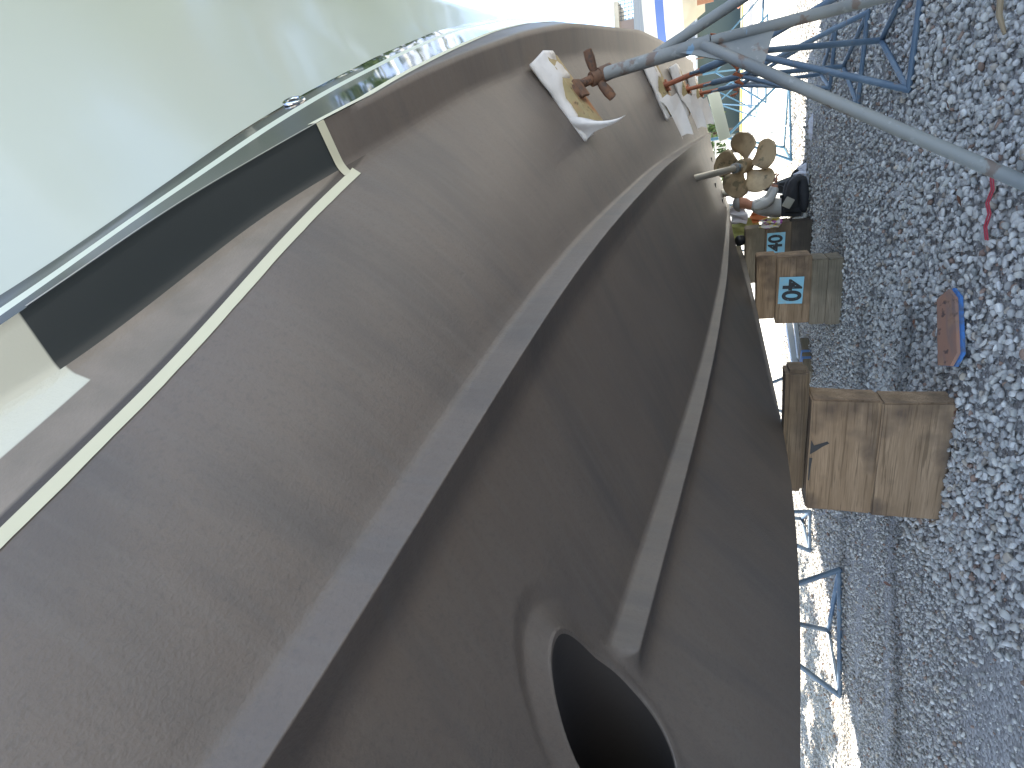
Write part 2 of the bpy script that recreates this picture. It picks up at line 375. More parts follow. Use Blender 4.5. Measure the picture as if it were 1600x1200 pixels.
# ---------------------------------------------------------------- ground
def ground_mat():
    m_ = bpy.data.materials.new('crushed stone ground'); m_.use_nodes = True; t = m_.node_tree; n = t.nodes; L = t.links; p = n['Principled BSDF']
    tcn = n.new('ShaderNodeTexCoord')
    v = n.new('ShaderNodeTexVoronoi'); v.inputs['Scale'].default_value = 62; L.new(tcn.outputs['Object'], v.inputs[0])
    v2 = n.new('ShaderNodeTexVoronoi'); v2.inputs['Scale'].default_value = 24; L.new(tcn.outputs['Object'], v2.inputs[0])
    z = n.new('ShaderNodeTexNoise'); z.inputs['Scale'].default_value = 1.3; z.inputs['Detail'].default_value = 7; L.new(tcn.outputs['Object'], z.inputs[0])
    hs = n.new('ShaderNodeValToRGB'); e = hs.color_ramp.elements; e[0].color = (.22, .21, .20, 1); e[1].color = (.50, .48, .45, 1); e[0].position = .1; e[1].position = .9
    sp = n.new('ShaderNodeSeparateColor'); L.new(v.outputs['Color'], sp.inputs[0]); L.new(sp.outputs[0], hs.inputs[0])
    r = n.new('ShaderNodeMapRange'); r.inputs[1].default_value = .4; r.inputs[2].default_value = .65; r.inputs[4].default_value = .6; L.new(z.outputs[0], r.inputs[0])
    x = n.new('ShaderNodeMix'); x.data_type = 'RGBA'; L.new(r.outputs[0], x.inputs[0]); L.new(hs.outputs[0], x.inputs[6]); x.inputs[7].default_value = (.33, .315, .29, 1)
    L.new(x.outputs[2], p.inputs['Base Color']); p.inputs['Roughness'].default_value = .95; p.inputs['Specular IOR Level'].default_value = .2
    b = n.new('ShaderNodeBump'); b.inputs['Strength'].default_value = .7; b.inputs['Distance'].default_value = .012; b.invert = True; L.new(v.outputs['Distance'], b.inputs['Height'])
    b2 = n.new('ShaderNodeBump'); b2.inputs['Strength'].default_value = .5; b2.inputs['Distance'].default_value = .03; L.new(z.outputs[0], b2.inputs['Height']); L.new(b.outputs[0], b2.inputs['Normal'])
    L.new(b2.outputs[0], p.inputs['Normal'])
    return m_
mb = MB(); mb.add([(-400, -400, 0), (400, -400, 0), (400, 900, 0), (-400, 900, 0)], [(0, 1, 2, 3)])
tag(mb.build('ground', ground_mat()), kind='structure')
M['conc'] = mat('sun bleached concrete', (.58, .55, .47), rough=.9, spec=.2, col=[(.5, 6, .4, .7, (.42, .40, .34), .8, (1, 1, 1)), (40, 3, .55, .8, (.28, .27, .24), .5, (1, 1, 1))], bump=[(60, .3, .004)])
mb = MB(); mb.add([(-60, 10.3, .004), (60, 10.3, .004), (60, 46, .004), (-60, 46, .004)], [(0, 1, 2, 3)])
mb.add([(-60, -30, .004), (-5.9, -30, .004), (-5.2, 10.3, .004), (-60, 10.3, .004)], [(0, 1, 2, 3)])
tag(mb.build('concrete_yard', M['conc']), kind='structure')
M['darkgrey'] = mat('dark grey ground', (.075, .075, .08), rough=.9)
mb = MB(); mb.add([(-60, 24.5, .008), (60, 24.5, .008), (60, 28.5, .008), (-60, 28.5, .008)], [(0, 1, 2, 3)])  # flat dark grey strip laid across the pale yard
tag(mb.build('dark_strip', M['darkgrey']), kind='structure')
M['yellow'] = mat('yellow kerb paint', (.62, .5, .16), rough=.8, col=[(2, 4, .45, .6, (.55, .52, .42), .8, (1, 1, 1))])
mb = MB(); mb.box((0, 36, .065), (90, .35, .13), bev=.02)
tag(mb.build('kerb', M['yellow']), kind='structure')

# loose stones
def fbm(x, y, s, seed=0):
    r_ = np.random.default_rng(seed); v = 0
    for o in range(4):
        for _ in range(3):
            a = r_.uniform(0, 6.28); f = s*2**o*r_.uniform(.7, 1.3); v = v+np.sin((x*math.cos(a)+y*math.sin(a))*f+r_.uniform(0, 6.28))/2**o
    return v/3
def pebbles(N, region, rlo, rhi, sub, thin=None):
    bm = bmesh.new(); bmesh.ops.create_icosphere(bm, subdivisions=sub, radius=1)
    bm.verts.ensure_lookup_table(); V = np.array([v.co[:] for v in bm.verts]); Fq = np.array([[v.index for v in f.verts] for f in bm.faces]); bm.free()
    (x0, x1, y0, y1), cond = region
    x = rng.uniform(x0, x1, N*3); y = rng.uniform(y0, y1, N*3); k = cond(x, y)
    x, y = x[k][:N], y[k][:N]; n = len(x)
    r = rlo+(rhi-rlo)*rng.beta(1.6, 2.6, n)
    sc = np.stack([rng.uniform(.8, 1.35, n), rng.uniform(.7, 1.1, n), rng.uniform(.45, .85, n)], 1)*r[:, None]
    # lumpy, slightly angular stones
    nv = len(V); W = V[None]*(1+.0*V[None]); d = rng.normal(size=(n, 5, 3)); d /= np.linalg.norm(d, axis=2, keepdims=True); cut = rng.uniform(.42, .82, (n, 5))
    W = np.repeat(V[None], n, 0)
    for q in range(5):
        dot = (W*d[:, q][:, None]).sum(2); ex = np.maximum(dot-cut[:, q][:, None], 0); W = W-ex[..., None]*d[:, q][:, None]
    W = W*sc[:, None]
    a = rng.uniform(0, 6.28, n); ta = rng.normal(0, .45, n); tb = rng.normal(0, .45, n)
    def rot(W, i, j, a): c, s = np.cos(a)[:, None], np.sin(a)[:, None]; p, q = W[..., i].copy(), W[..., j].copy(); W[..., i] = c*p-s*q; W[..., j] = s*p+c*q
    rot(W, 0, 2, ta); rot(W, 1, 2, tb); rot(W, 0, 1, a)
    z = r*rng.uniform(.05, 1.0, n)
    W += np.stack([x, y, z], 1)[:, None]
    base = rng.choice(6, n, p=[.43, .25, .15, .08, .06, .03])
    pal = np.array([(.58, .545, .49), (.47, .445, .40), (.67, .635, .58), (.38, .365, .33), (.47, .40, .32), (.35, .24, .18)])
    wet = np.clip(np.exp(-((y-3.95-.26*x-.15*np.sin(x*2.3))/.13)**2)*(x < -.9)+np.exp(-((y-5.1-.2*x-.2*np.sin(x*1.7+1))/.16)**2)*.8*(x < -1.2)+.6*(fbm(x, y, 2.6, 8) > .75), 0, 1)
    c = pal[base]*rng.uniform(.82, 1.18, (n, 1))*(1-.5*wet[:, None])
    return W.reshape(-1, 3), (Fq[None]+np.arange(n)[:, None, None]*nv).reshape(-1, 3), np.repeat(c, nv, 0)
dens = lambda x, y: fbm(x, y, 1.6, 3)
def inview(x, y): return (x > -1.25*y-2) & (x < .36*y+1.1)
def dirt(x, y):                                             # bare packed dust: the patch at the lower left and the wheel ruts
    a = np.exp(-(((x+2.25)/.55)**2+((y-1.95)/.42)**2)**2)
    b = np.exp(-((y-3.6-.10*x-.12*np.sin(x*2))/.10)**2)*(x < -1.7)
    b2 = np.exp(-((y-4.35-.12*x-.1*np.sin(x*3))/.16)**2)*(x < -1.9)*.9
    c = np.exp(-(((x+1.2)/.35)**2+((y-3.3)/.2)**2))*.7
    return np.clip(a+b+b2+c, 0, 1)
def keep(p0):
    def f(x, y):
        pr = p0*(1-.97*dirt(x, y))*np.clip(.85+.35*dens(x, y), .25, 1); return inview(x, y) & (rng.random(len(x)) < pr)
    return f
sets = [pebbles(14000, ((-4.6, 2.4, 1.3, 4.2), lambda x, y: keep(1)(x, y) & (x > -1.9-.25*(y-2))), .011, .0235, 2),
        pebbles(19000, ((-7.5, -1.2, 1.3, 4.2), keep(.9)), .007, .018, 1),
        pebbles(34000, ((-12, 4.2, 4.2, 7.4), keep(1)), .010, .024, 1),
        pebbles(32000, ((-15, 5.2, 7.4, 12), lambda x, y: keep(1)(x, y) & (rng.random(len(x)) < np.clip((12.5-y)/3.5, .1, 1))), .010, .024, 1),
        pebbles(30000, ((-6.6, 2.4, 1.3, 4.5), lambda x, y: inview(x, y) & (rng.random(len(x)) < 1-.6*dirt(x, y))), .003, .009, 1)]
Vs, Fs, Cs, off = [], [], [], 0
for v, f, c in sets: Vs.append(v); Fs.append(f+off); Cs.append(c); off += len(v)
V = np.concatenate(Vs); Fq = np.concatenate(Fs); Cc = np.concatenate(Cs)
me = bpy.data.meshes.new('gravel'); me.vertices.add(len(V)); me.vertices.foreach_set('co', V.astype(np.float32).ravel())
me.loops.add(Fq.size); me.loops.foreach_set('vertex_index', Fq.ravel().astype(np.int32)); me.polygons.add(len(Fq))
me.polygons.foreach_set('loop_start', np.arange(0, Fq.size, 3, dtype=np.int32)); me.update(calc_edges=True)
ca = me.color_attributes.new('stone', 'FLOAT_COLOR', 'POINT'); ca.data.foreach_set('color', np.concatenate([Cc, np.ones((len(Cc), 1))], 1).astype(np.float32).ravel())
me.polygons.foreach_set('use_smooth', [True]*len(Fq))
gm = mat('gravel stones', (.4, .4, .4), rough=.9, spec=.25, bump=[(300, .3, .002)])
an = gm.node_tree.nodes.new('ShaderNodeAttribute'); an.attribute_name = 'stone'
zn = gm.node_tree.nodes.new('ShaderNodeTexNoise'); zn.inputs['Scale'].default_value = 130
rm = gm.node_tree.nodes.new('ShaderNodeMapRange'); rm.inputs[3].default_value = .75; rm.inputs[4].default_value = 1.2
vm = gm.node_tree.nodes.new('ShaderNodeVectorMath'); vm.operation = 'MULTIPLY'
gm.node_tree.links.new(zn.outputs[0], rm.inputs[0]); gm.node_tree.links.new(an.outputs[0], vm.inputs[0]); gm.node_tree.links.new(rm.outputs[0], vm.inputs[1])
gm.node_tree.links.new(vm.outputs[0], gm.node_tree.nodes['Principled BSDF'].inputs['Base Color'])
me.materials.append(gm); go = bpy.data.objects.new('gravel', me); COL.objects.link(go); tag(go, 'loose pale grey crushed stone covering the boatyard ground', 'gravel', kind='stuff')

# ---------------------------------------------------------------- timber blocking under the keel
def wood(name, a, b, dark, rough=.85, st=(1, 9, 9), stain=.55):
    m_ = mat(name, a, rough=rough, spec=.2,
        col=[(2.2, 8, .35, .65, b, 1, st), (3.2, 5, .50, .64, dark, stain, (1, 1, 1.3)), (6, 10, .585, .62, tuple(c*.3 for c in a), .55, (st[0]*.5, st[1]*2, st[2]*2)), (14, 6, .4, .7, tuple(c*.75 for c in a), .6, (st[0]*.6, st[1]*1.6, st[2]*1.6)), (.9, 3, .5, .62, tuple(c*.55 for c in b), .55, (1.5, 1, 2))],
        bump=[(30, .25, .004), (5, .25, .01)])
    return m_
M['wood1'] = wood('weathered oak', (.25, .165, .10), (.38, .26, .165), (.075, .055, .045), stain=.8)
M['wood2'] = wood('dark stained timber', (.15, .105, .07), (.22, .16, .105), (.05, .04, .034))
M['wood3'] = wood('grey weathered timber', (.215, .17, .12), (.29, .235, .17), (.09, .085, .06))
M['wood4'] = wood('new sawn timber', (.27, .2, .12), (.36, .275, .18), (.14, .1, .065), stain=.3)
M['wood5'] = wood('very dark timber', (.075, .06, .05), (.12, .095, .07), (.02, .02, .02))  # much darker brown than the other timbers
def timber(x0, x1, z0, z1, y0, dep, m_, label, rz=0, skew=0, bev=.008, group='timber blocks stacked under the keel', name='timber_block'):
    bm = bmesh.new(); bmesh.ops.create_cube(bm, size=1); L_ = x1-x0; H_ = z1-z0
    bmesh.ops.subdivide_edges(bm, edges=bm.edges[:], cuts=5, use_grid_fill=True)
    for v in bm.verts: v.co = Vector((v.co.x*L_, v.co.y*dep, (v.co.z+.5)*H_))
    fe = [e for e in bm.edges if len(e.link_faces) == 2 and e.calc_face_angle() > 1]
    bmesh.ops.bevel(bm, geom=fe, offset=bev, segments=2, affect='EDGES')
    for v in bm.verts:
        v.co.x += skew*(v.co.z/H_-.5)
        q = v.co*9; v.co += Vector((math.sin(q.y*1.7+q.z+x0*9), math.sin(q.x*.7+q.z*1.3+z0*7), math.sin(q.x*.9+q.y+x0*5)))*.0022
    bm.normal_update(); mb = MB(); mb.bm(bm)
    o = mb.build(name, m_, None, True, angle=50); o.location = ((x0+x1)/2, y0+dep/2, z0); o.rotation_euler.z = rz
    return tag(o, label, 'timber block', group)
timber(-1.79, -1.165, .004, .300, 2.79, .16, M['wood1'], 'brown timber at the bottom of the nearest block stack, mossy rust mark at its corner', rz=R(-.5))
timber(-1.775, -1.155, .302, .596, 2.785, .17, M['wood1'], 'squared brown timber in the middle of the nearest stack with a black burn mark', rz=R(.4), skew=.01)
timber(-1.73, -1.03, .598, .706, 2.86, .17, M['wood2'], 'dark wedge shaped timber on top of the nearest stack, touching the keel', bev=.02)
def slab(v, fidx, m_, name, label, cat, group=None):
    mb = MB(); mb.add(v, fidx); return tag(mb.build(name, m_), label, cat, group)
timber(-1.53, -.935, .004, .13, 5.50, .34, M['wood3'], 'lower greenish timber at the foot of the second stack, standing on gravel')
timber(-1.525, -.93, .132, .262, 5.505, .34, M['wood3'], 'greenish timber with two dark bands, second from the ground in the middle stack')
timber(-1.50, -.885, .264, .545, 5.49, .30, M['wood1'], 'timber carrying the upside down blue 40 plate in the middle stack')
timber(-1.46, -.87, .547, .712, 5.53, .26, M['wood1'], 'topmost knotty timber of the middle stack right under the keel')
timber(-1.45, -.80, .004, .235, 7.52, .5, M['wood5'], 'blackish timber at the foot of the farthest stack', group='timber blocks stacked under the keel')
timber(-1.42, -.79, .237, .52, 7.50, .45, M['wood2'], 'brown timber with upright blue 40 plate in the farthest stack')
timber(-1.52, -.84, .522, .742, 7.56, .4, M['wood3'], 'pale grey green timber on top of the farthest stack')
timber(-2.74, -2.16, .004, .105, 7.0, .28, M['wood3'], 'long low timber with two blue painted bands lying on the gravel behind the stacks', rz=R(62), group=None)
M['bluep'] = mat('blue paint', (.10, .2, .42), rough=.7)
o = bpy.data.objects['timber_block.010'] if 'timber_block.010' in bpy.data.objects else None
M['plate'] = mat('worn light blue plate', (.24, .50, .62), rough=.55, col=[(9, 8, .52, .62, (.35, .42, .4), .7, (1, 1, 1)), (3, 5, .5, .7, (.17, .42, .56), .8, (1, 1, 1))])
M['ink'] = mat('black stencil paint', (.022, .022, .024), rough=.6, col=[(30, 4, .6, .7, (.16, .3, .36), .6, (1, 1, 1))])
def text_mesh(txt, size, ext, mat_, name, parent, loc, rot, sx=1):
    cu = bpy.data.curves.new(name, 'FONT'); cu.body = txt; cu.size = size; cu.extrude = ext; cu.align_x = 'CENTER'; cu.align_y = 'CENTER'; cu.offset = size*.028
    t_ = bpy.data.objects.new(name, cu); COL.objects.link(t_); bpy.context.view_layer.update()
    me = bpy.data.meshes.new_from_object(t_.evaluated_get(bpy.context.evaluated_depsgraph_get())); bpy.data.objects.remove(t_)
    me.name = name; o = bpy.data.objects.new(name, me); COL.objects.link(o); me.materials.clear(); me.materials.append(mat_)
    o.location = loc; o.rotation_euler = rot; o.scale = (sx, 1, 1)
    if parent: o.parent = parent
    return o
def plate(x, y, z, rz, label, wd=.245, ht=.20):
    r = empty('number_plate', (x, y, z), label, 'number plate', 'blue number plates on the blocks')
    mb = MB(); bm = bmesh.new(); bmesh.ops.create_cube(bm, size=1)
    for v in bm.verts: v.co = Vector((v.co.x*wd, v.co.y*.006, v.co.z*ht))
    mb.bm(bm); a = mb.build('plate', M['plate'], r, origin=(0, 0, 0)); a.rotation_euler = (0, rz, 0)
    text_mesh('40', .215, .001, M['ink'], 'numeral', r, (0, -.0045, 0), (R(90), rz, 0), .92)
    return r
plate(-1.19, 5.483, .425, R(182), 'light blue plate with 40 upside down on the middle stack')
plate(-1.03, 7.493, .40, R(1), 'light blue plate with upright 40 on the farthest stack')
# dark stains, splits in the near stack are in the wood; rust leaf at the corner
M['rust'] = mat('rusty steel', (.13, .075, .05), rough=.85, col=[(18, 6, .4, .65, (.22, .11, .06), 1, (1, 1, 1)), (40, 3, .5, .7, (.07, .06, .055), .8, (1, 1, 1))], bump=[(90, .4, .002)])

# ---------------------------------------------------------------- boat stands
M['galv'] = mat('weathered galvanised pipe', (.25, .255, .24), rough=.62, metal=.1, col=[(3, 8, .42, .62, (.16, .175, .18), 1, (1, 1, 1)), (9, 5, .66, .69, (.16, .29, .42), .8, (1, 1, 2)), (26, 5, .62, .66, (.36, .37, .35), .4, (1, 1, 1)), (11, 7, .6, .64, (.15, .09, .06), .7, (1, 1, 1)), (6, 6, .6, .7, (.2, .16, .12), .5, (1, 1, 1))], bump=[(60, .2, .003)])
M['bluepipe'] = mat('blue grey painted pipe', (.09, .135, .19), rough=.5, col=[(5, 6, .5, .68, (.15, .2, .25), 1, (1, 1, 1)), (30, 4, .62, .7, (.2, .13, .09), .6, (1, 1, 1))])
M['bluefar'] = mat('bright blue painted pipe', (.05, .14, .22), rough=.5)
M['redlead'] = mat('red lead screw paint', (.36, .12, .06), rough=.7, col=[(20, 4, .5, .7, (.2, .08, .05), .8, (1, 1, 1))])
M['paper'] = mat('white masking paper', (.72, .68, .64), rough=.75, col=[(3, 4, .5, .7, (.58, .54, .49), .6, (1, 1, 1))], bump=[(7, .8, .02), (26, .5, .006)])
M['ply'] = mat('plywood edge', (.42, .33, .17), rough=.8, col=[(9, 6, .45, .65, (.32, .25, .12), .8, (1, 1, 1)), (5, 3, .55, .66, (.5, .22, .1), .9, (1, 1, 1)), (40, 4, .62, .68, (.12, .09, .05), .8, (1, 1, 1))])
M['orange'] = mat('orange plastic ribbon', (.62, .2, .1), rough=.5)
def screw(mb, a, b, r):
    a, b = Vector(a), Vector(b); L_ = (b-a).length; n = int(L_/.011); P_, r_ = [], []
    for i in range(n*4+1):
        P_.append(a.lerp(b, i/(n*4))); r_.append(r*(1 if i % 4 in (0, 1) else .80))
    mb.tube(P_, r_, 16)
def stand(feet, hub, hub_r, pad, pipe, screw_from, m_, ms, label, group, top_leg=None, handle=True, pad_rot=None, base=True, r_main=.03, r_leg=.02, flag=True):
    root = empty('boat_stand', (hub[0], hub[1], 0), label, 'boat stand', group)
    mb = MB(); mb.tube([hub, screw_from], r_main, 18); mb.build('upright_tube', m_, root, True)
    for i, f in enumerate(feet):
        h = Vector(top_leg[i]) if top_leg else Vector(hub)
        mb = MB(); mb.tube([h, f], r_leg, 14)
        mb.build('leg', m_, root, True)
    if base:
        mb = MB()
        for i in range(len(feet)):
            a, b = Vector(feet[i]), Vector(feet[(i+1) % len(feet)]); mb.tube([a+Vector((0, 0, .01)), b+Vector((0, 0, .01))], r_leg*.85, 10)
        mb.build('base_bar', m_, root, True)
    mb = MB(); screw(mb, screw_from, pad, r_main*.72); mb.build('screw', ms, root, True, angle=60)
    return root
GS = 'boat stands along the near side'
# the big near stand
hub = Vector((.499, 2.95, 1.053)); top = Vector((.462, 2.985, 1.554)); padc = Vector((.395, 2.84, 1.74))
ax1 = (padc-top).normalized()
root = stand([(-.225, 2.42, .02), (.98, 2.9, .02), (.56, 3.06, .02)], hub, 0, padc, 0, top, M['galv'], M['rust'], 'large weathered grey pipe stand nearest the viewer with rusty screw and T handle', GS,
             top_leg=[hub+Vector((-.01, -.01, .03)), Vector((.50, 3.0, 1.30)), hub], base=False, r_main=.030, r_leg=.0235)
mb = MB()
g0 = hub+Vector((.0, 0, .04))
mb.add([g0+Vector((-.02, -.02, .09)), g0+Vector((-.155, -.11, -.25)), g0+Vector((.0, .02, -.30)), g0+Vector((.03, 0, .05)),
        g0+Vector((-.02, .0, .09)), g0+Vector((-.155, -.09, -.25)), g0+Vector((.0, .04, -.30)), g0+Vector((.03, .02, .05))],
       [(0, 1, 2, 3), (7, 6, 5, 4), (0, 4, 5, 1), (1, 5, 6, 2), (2, 6, 7, 3), (3, 7, 4, 0)])
mb.build('gusset_plate', M['galv'], root)
mb = MB(); mb.tube([top-ax1*.055, top+ax1*.012], .037, 18); mb.build('collar', M['rust'], root, True)
nutc = top+ax1*.03
hA = Vector((.57, 2.93, 1.60)); hB = Vector((.352, 2.98, 1.50))
mb = MB(); mb.tube([nutc-ax1*.025, nutc+ax1*.025], .034, 14); mb.build('nut', M['rust'], root, True)
for e in (hA, hB):
    d = (e-nutc).normalized(); mb = MB()
    mb.tube([nutc+d*.02, nutc+d*.05, nutc+d*.09, nutc+d*.125], [.014, .021, .024, .02], 14, cap=True); mb.tube([nutc+d*.1255, nutc+d*.127], .012, 12)
    mb.build('handle', M['rust'], root, True)
# plywood pad wrapped in paper, long side across the bottom panel
def pad_frame(y, o0, frac):
    P_, _ = profile(y); a = np.array(P_[IDX[8]+6]); b = np.array(P_[IDX[9]]); c = a+(b-a)*frac
    d = (b-a)/np.linalg.norm(b-a); ex = Vector((d[0], 0, d[1])); c = Vector((xk(y)+c[0], y, c[1]))
    P2, _ = profile(y+.3); a2 = np.array(P2[IDX[8]+6]); b2 = np.array(P2[IDX[9]]); q = a2+(b2-a2)*frac
    ey = (Vector((xk(y+.3)+q[0], y+.3, q[1]))-c).normalized(); nz = ex.cross(ey).normalized()
    if nz.z > 0: nz = -nz
    ey = nz.cross(ex).normalized()
    if ey.y < 0: ey = -ey
    return c, ex, ey, nz
def pad_things(root, y, frac, lx, ly, th, curl, label, seed):
    c, ex, ey, nz = pad_frame(y, 0, frac)
    P = lambda a, b, n: c+ex*a+ey*b+nz*n
    def bx(mb, a0, a1, b0, b1, n0, n1): mb.add([P(a, b, n) for a in (a0, a1) for b in (b0, b1) for n in (n0, n1)], [(0, 1, 3, 2), (4, 6, 7, 5), (0, 4, 5, 1), (2, 3, 7, 6), (0, 2, 6, 4), (1, 5, 7, 3)])
    mb = MB(); bx(mb, -lx/2, lx/2, -ly/2, ly/2, .012, .012+th); mb.build('pad', M['ply'], root)
    mb = MB(); mb.tube([P(-.015, 0, th+.01), P(-.015, 0, th+.03)], .04, 14); bx(mb, -.055, .03, -.04, .04, th+.028, th+.04); mb.build('pad_bracket', M['rust'] if seed == 1 else M['redlead'], root, True)
    rg = random.Random(seed); rows_ = []
    prof = [(-ly/2+.06, .006), (-ly/2-.012, .006), (-ly/2-.026, .018), (-ly/2-.024, th*.4), (-ly/2-.016, th*.7), (-ly/2-.008, th+.004), (-ly/2+.02, th+.014), (-ly/2+.05, th+.017)]
    NA = 26
    for i in range(NA+1):
        t = i/NA; a = -lx/2-.03+(lx+.05)*t; rw = []
        for j, (b, n) in enumerate(prof):
            wv = math.sin(t*9+j*1.3+seed)*.004+math.sin(t*23+j*2+seed*3)*.0016
            bb = b+wv; nn = n+abs(wv)*.8
            cov = min(1, .10+smooth01((t-.42)/.3)*.85+.07*math.sin(t*19+seed)+.04*math.sin(t*47+seed))
            if j >= 4:
                full = [(-ly/2-.016, th*.7), (-ly/2-.008, th+.013), (-ly/2+.03, th+.016), (-ly/2+.095, th+.018)][j-4] if j < 8 else prof[-1]
                low = [(-ly/2-.018, th*.45), (-ly/2-.014, th*.50), (-ly/2-.012, th*.54), (-ly/2-.012, th*.58)][j-4] if j < 8 else prof[-1]
                bb = low[0]+(full[0]-low[0])*cov+wv*.6; nn = low[1]+(full[1]-low[1])*cov+abs(wv)*.5
            rw.append(P(a, bb, nn))
        rows_.append(rw)
    pp = gmesh('wrap', rows_, M['paper'], None); md = pp.modifiers.new('thick', 'SOLIDIFY'); md.thickness = .0012
    tag(pp, label, 'masking paper', 'paper wrapped round the stand pads')
    if curl:
        rows_ = []
        for i in range(17):
            t = i/16; n0 = th*.25+.20*t**1.1; wd = .14*(1-t)**1.15+.003; a0 = -lx/2-.035+.012*math.sin(t*5)-.03*t
            rows_.append([P(a0+wd*(k/6), -ly/2-.022-.05*math.sin(2.6*t)+.012*math.sin(k*1.1+t*4), n0+.02*math.sin(k*.7)*t) for k in range(7)])
        q = gmesh('loose_flap', rows_, M['paper'], pp)
    return root
pad_things(root, 2.85, .70, .38, .125, .085, True, 'torn white paper folded round the plywood pad of the nearest stand', 1)
# three blue stands behind it
specs = [(5.02, .60, (.23, 4.0), (.90, 3.93), (.60, 4.75), (.635, 4.35, .88), 'blue pipe stand just behind the nearest grey stand, red primed screw'),
         (6.35, .60, (.26, 5.34), (.86, 5.22), (.62, 6.05), (.66, 5.72, .86), 'blue pipe stand third from the viewer with drooping white paper on its pad'),
         (7.55, .58, (.52, 6.70), (1.02, 6.55), (.72, 7.35), (.72, 7.0, .84), 'farthest blue pipe stand at the stern end of the row')]
for k, (yp, fr, f1, f2, f3, hb, lab) in enumerate(specs):
    c, ex, ey, nz = pad_frame(yp, 0, fr); hb = Vector(hb); pc = c+nz*.06
    st_ = hb.lerp(pc, .45)
    r_ = stand([(*f1, .02), (*f2, .02), (*f3, .02)], hb, 0, pc, 0, st_, M['bluepipe'], M['redlead'], lab, GS, r_main=.026, r_leg=.019)
    mb = MB(); d = (pc-hb).normalized(); e = d.cross(Vector((1, 0, .2))).normalized()
    mb.tube([st_-e*.09+d*.02, st_+e*.09+d*.02], .011, 10); mb.build('handle', M['bluepipe'], r_, True)
    pad_things(r_, yp, fr, .44, .20, .075, False, ['crumpled white paper hanging off the pad of the second stand', 'white paper wrapped on the third pad from the viewer', 'small white paper wrap on the pad nearest the stern'][k], 2+k)
    c, ex, ey, nz = pad_frame(yp, 0, fr); P = lambda a, b, n: c+ex*a+ey*b+nz*n; rows_ = []
    for i in range(9):
        t = i/8; rows_.append([P(-.10-.30*t+.03*math.sin(t*5+k)+.02*math.sin(j*2+t*5), -.16+.04*j*(1-.5*t)+.02*math.sin(t*6+j*2), .02+.05*j*(1-.6*t)+.05*t+.02*math.sin(j*1.7+t*3)) for j in range(4)])
    gmesh('paper_flap', rows_, M['paper'], r_)
# stands on the far side, their feet showing below the keel
FS = 'boat stands on the far side'
def far_stand(feet, hb, y_top, lab):
    hb = Vector(hb); t_ = Vector((hb.x+.35, y_top, 1.62))
    stand([(*f, .02) for f in feet], hb, 0, t_, 0, hb.lerp(t_, .5), M['bluepipe'], M['redlead'], lab, FS, r_main=.026, r_leg=.024)
far_stand([(-3.55, 4.63), (-4.47, 4.86), (-4.61, 4.22)], (-4.15, 4.6, 1.0), 4.6, 'blue stand on the sunlit far side with wide triangular foot, left of the nearest blocks')
far_stand([(-4.07, 6.34), (-4.52, 6.17), (-4.55, 6.9)], (-4.3, 6.5, 1.0), 6.5, 'blue far side stand whose foot shows just beside the nearest blocks')
far_stand([(-3.15, 8.6), (-3.9, 8.9), (-3.8, 8.2)], (-3.55, 8.5, 1.0), 8.5, 'blue far side stand seen between the near and middle block stacks')
def simple_frame(pts_list, r, m_, name, label, cat, group=None, loc=None):
    mb = MB()
    for a, b in pts_list: mb.tube([a, b], r, 8)
    return tag(mb.build(name, m_, None, True, origin=loc), label, cat, group)
# brighter blue stand past the stern, legs spread behind the propeller
def blue_tripod(x, y, s, lab, rz=0):
    c, s_ = math.cos(rz), math.sin(rz); hb = Vector((x, y, .95*s))
    ft = [(x+(a*c-b*s_)*s, y+(a*s_+b*c)*s, .02) for a, b in ((-.75, -.35), (.75, -.3), (0, .6))]
    stand(ft, hb, 0, hb+Vector((0, 0, .7*s)), 0, hb+Vector((0, 0, .3)), M['bluefar'], M['rust'], lab, 'bright blue stands out in the sun', r_main=.026, r_leg=.02)
blue_tripod(.35, 10.6, 1.0, 'bright blue stand in the sun behind the bronze propeller', .5)
for k, (x, y) in enumerate([(2.1, 16.5), (2.9, 18.2), (1.7, 20.5), (3.3, 22), (2.4, 24)]):
    blue_tripod(x, y, 1.25, ['leftmost', 'second', 'third', 'fourth', 'farthest'][k]+' of the distant blue stands crowded behind the stern', .4*k)

# orange ribbon slung from stand to stand
pts = [(.60, 3.35, 1.06), (.575, 3.5, 1.0), (.535, 3.55, .985), (.52, 3.6, .965), (.455, 3.7, .93), (.43, 3.8, .915), (.40, 3.9, .905), (.39, 4.1, .925), (.372, 4.2, .935)]
rows_ = []
for i in range(41):
    t = i/40*(len(pts)-1); a = int(min(t, len(pts)-2)); p = Vector(pts[a]).lerp(Vector(pts[a+1]), t-a); th = i*.62
    p.z -= .012*math.sin(i*1.1); d = Vector((0, math.cos(th), math.sin(th)))*.02; rows_.append([p-d, p+d*.2, p+d])
o = gmesh('hazard_ribbon', rows_, M['orange']); tag(o, 'twisted orange ribbon strung between the boat stands', 'ribbon'); md = o.modifiers.new('t', 'SOLIDIFY'); md.thickness = .001

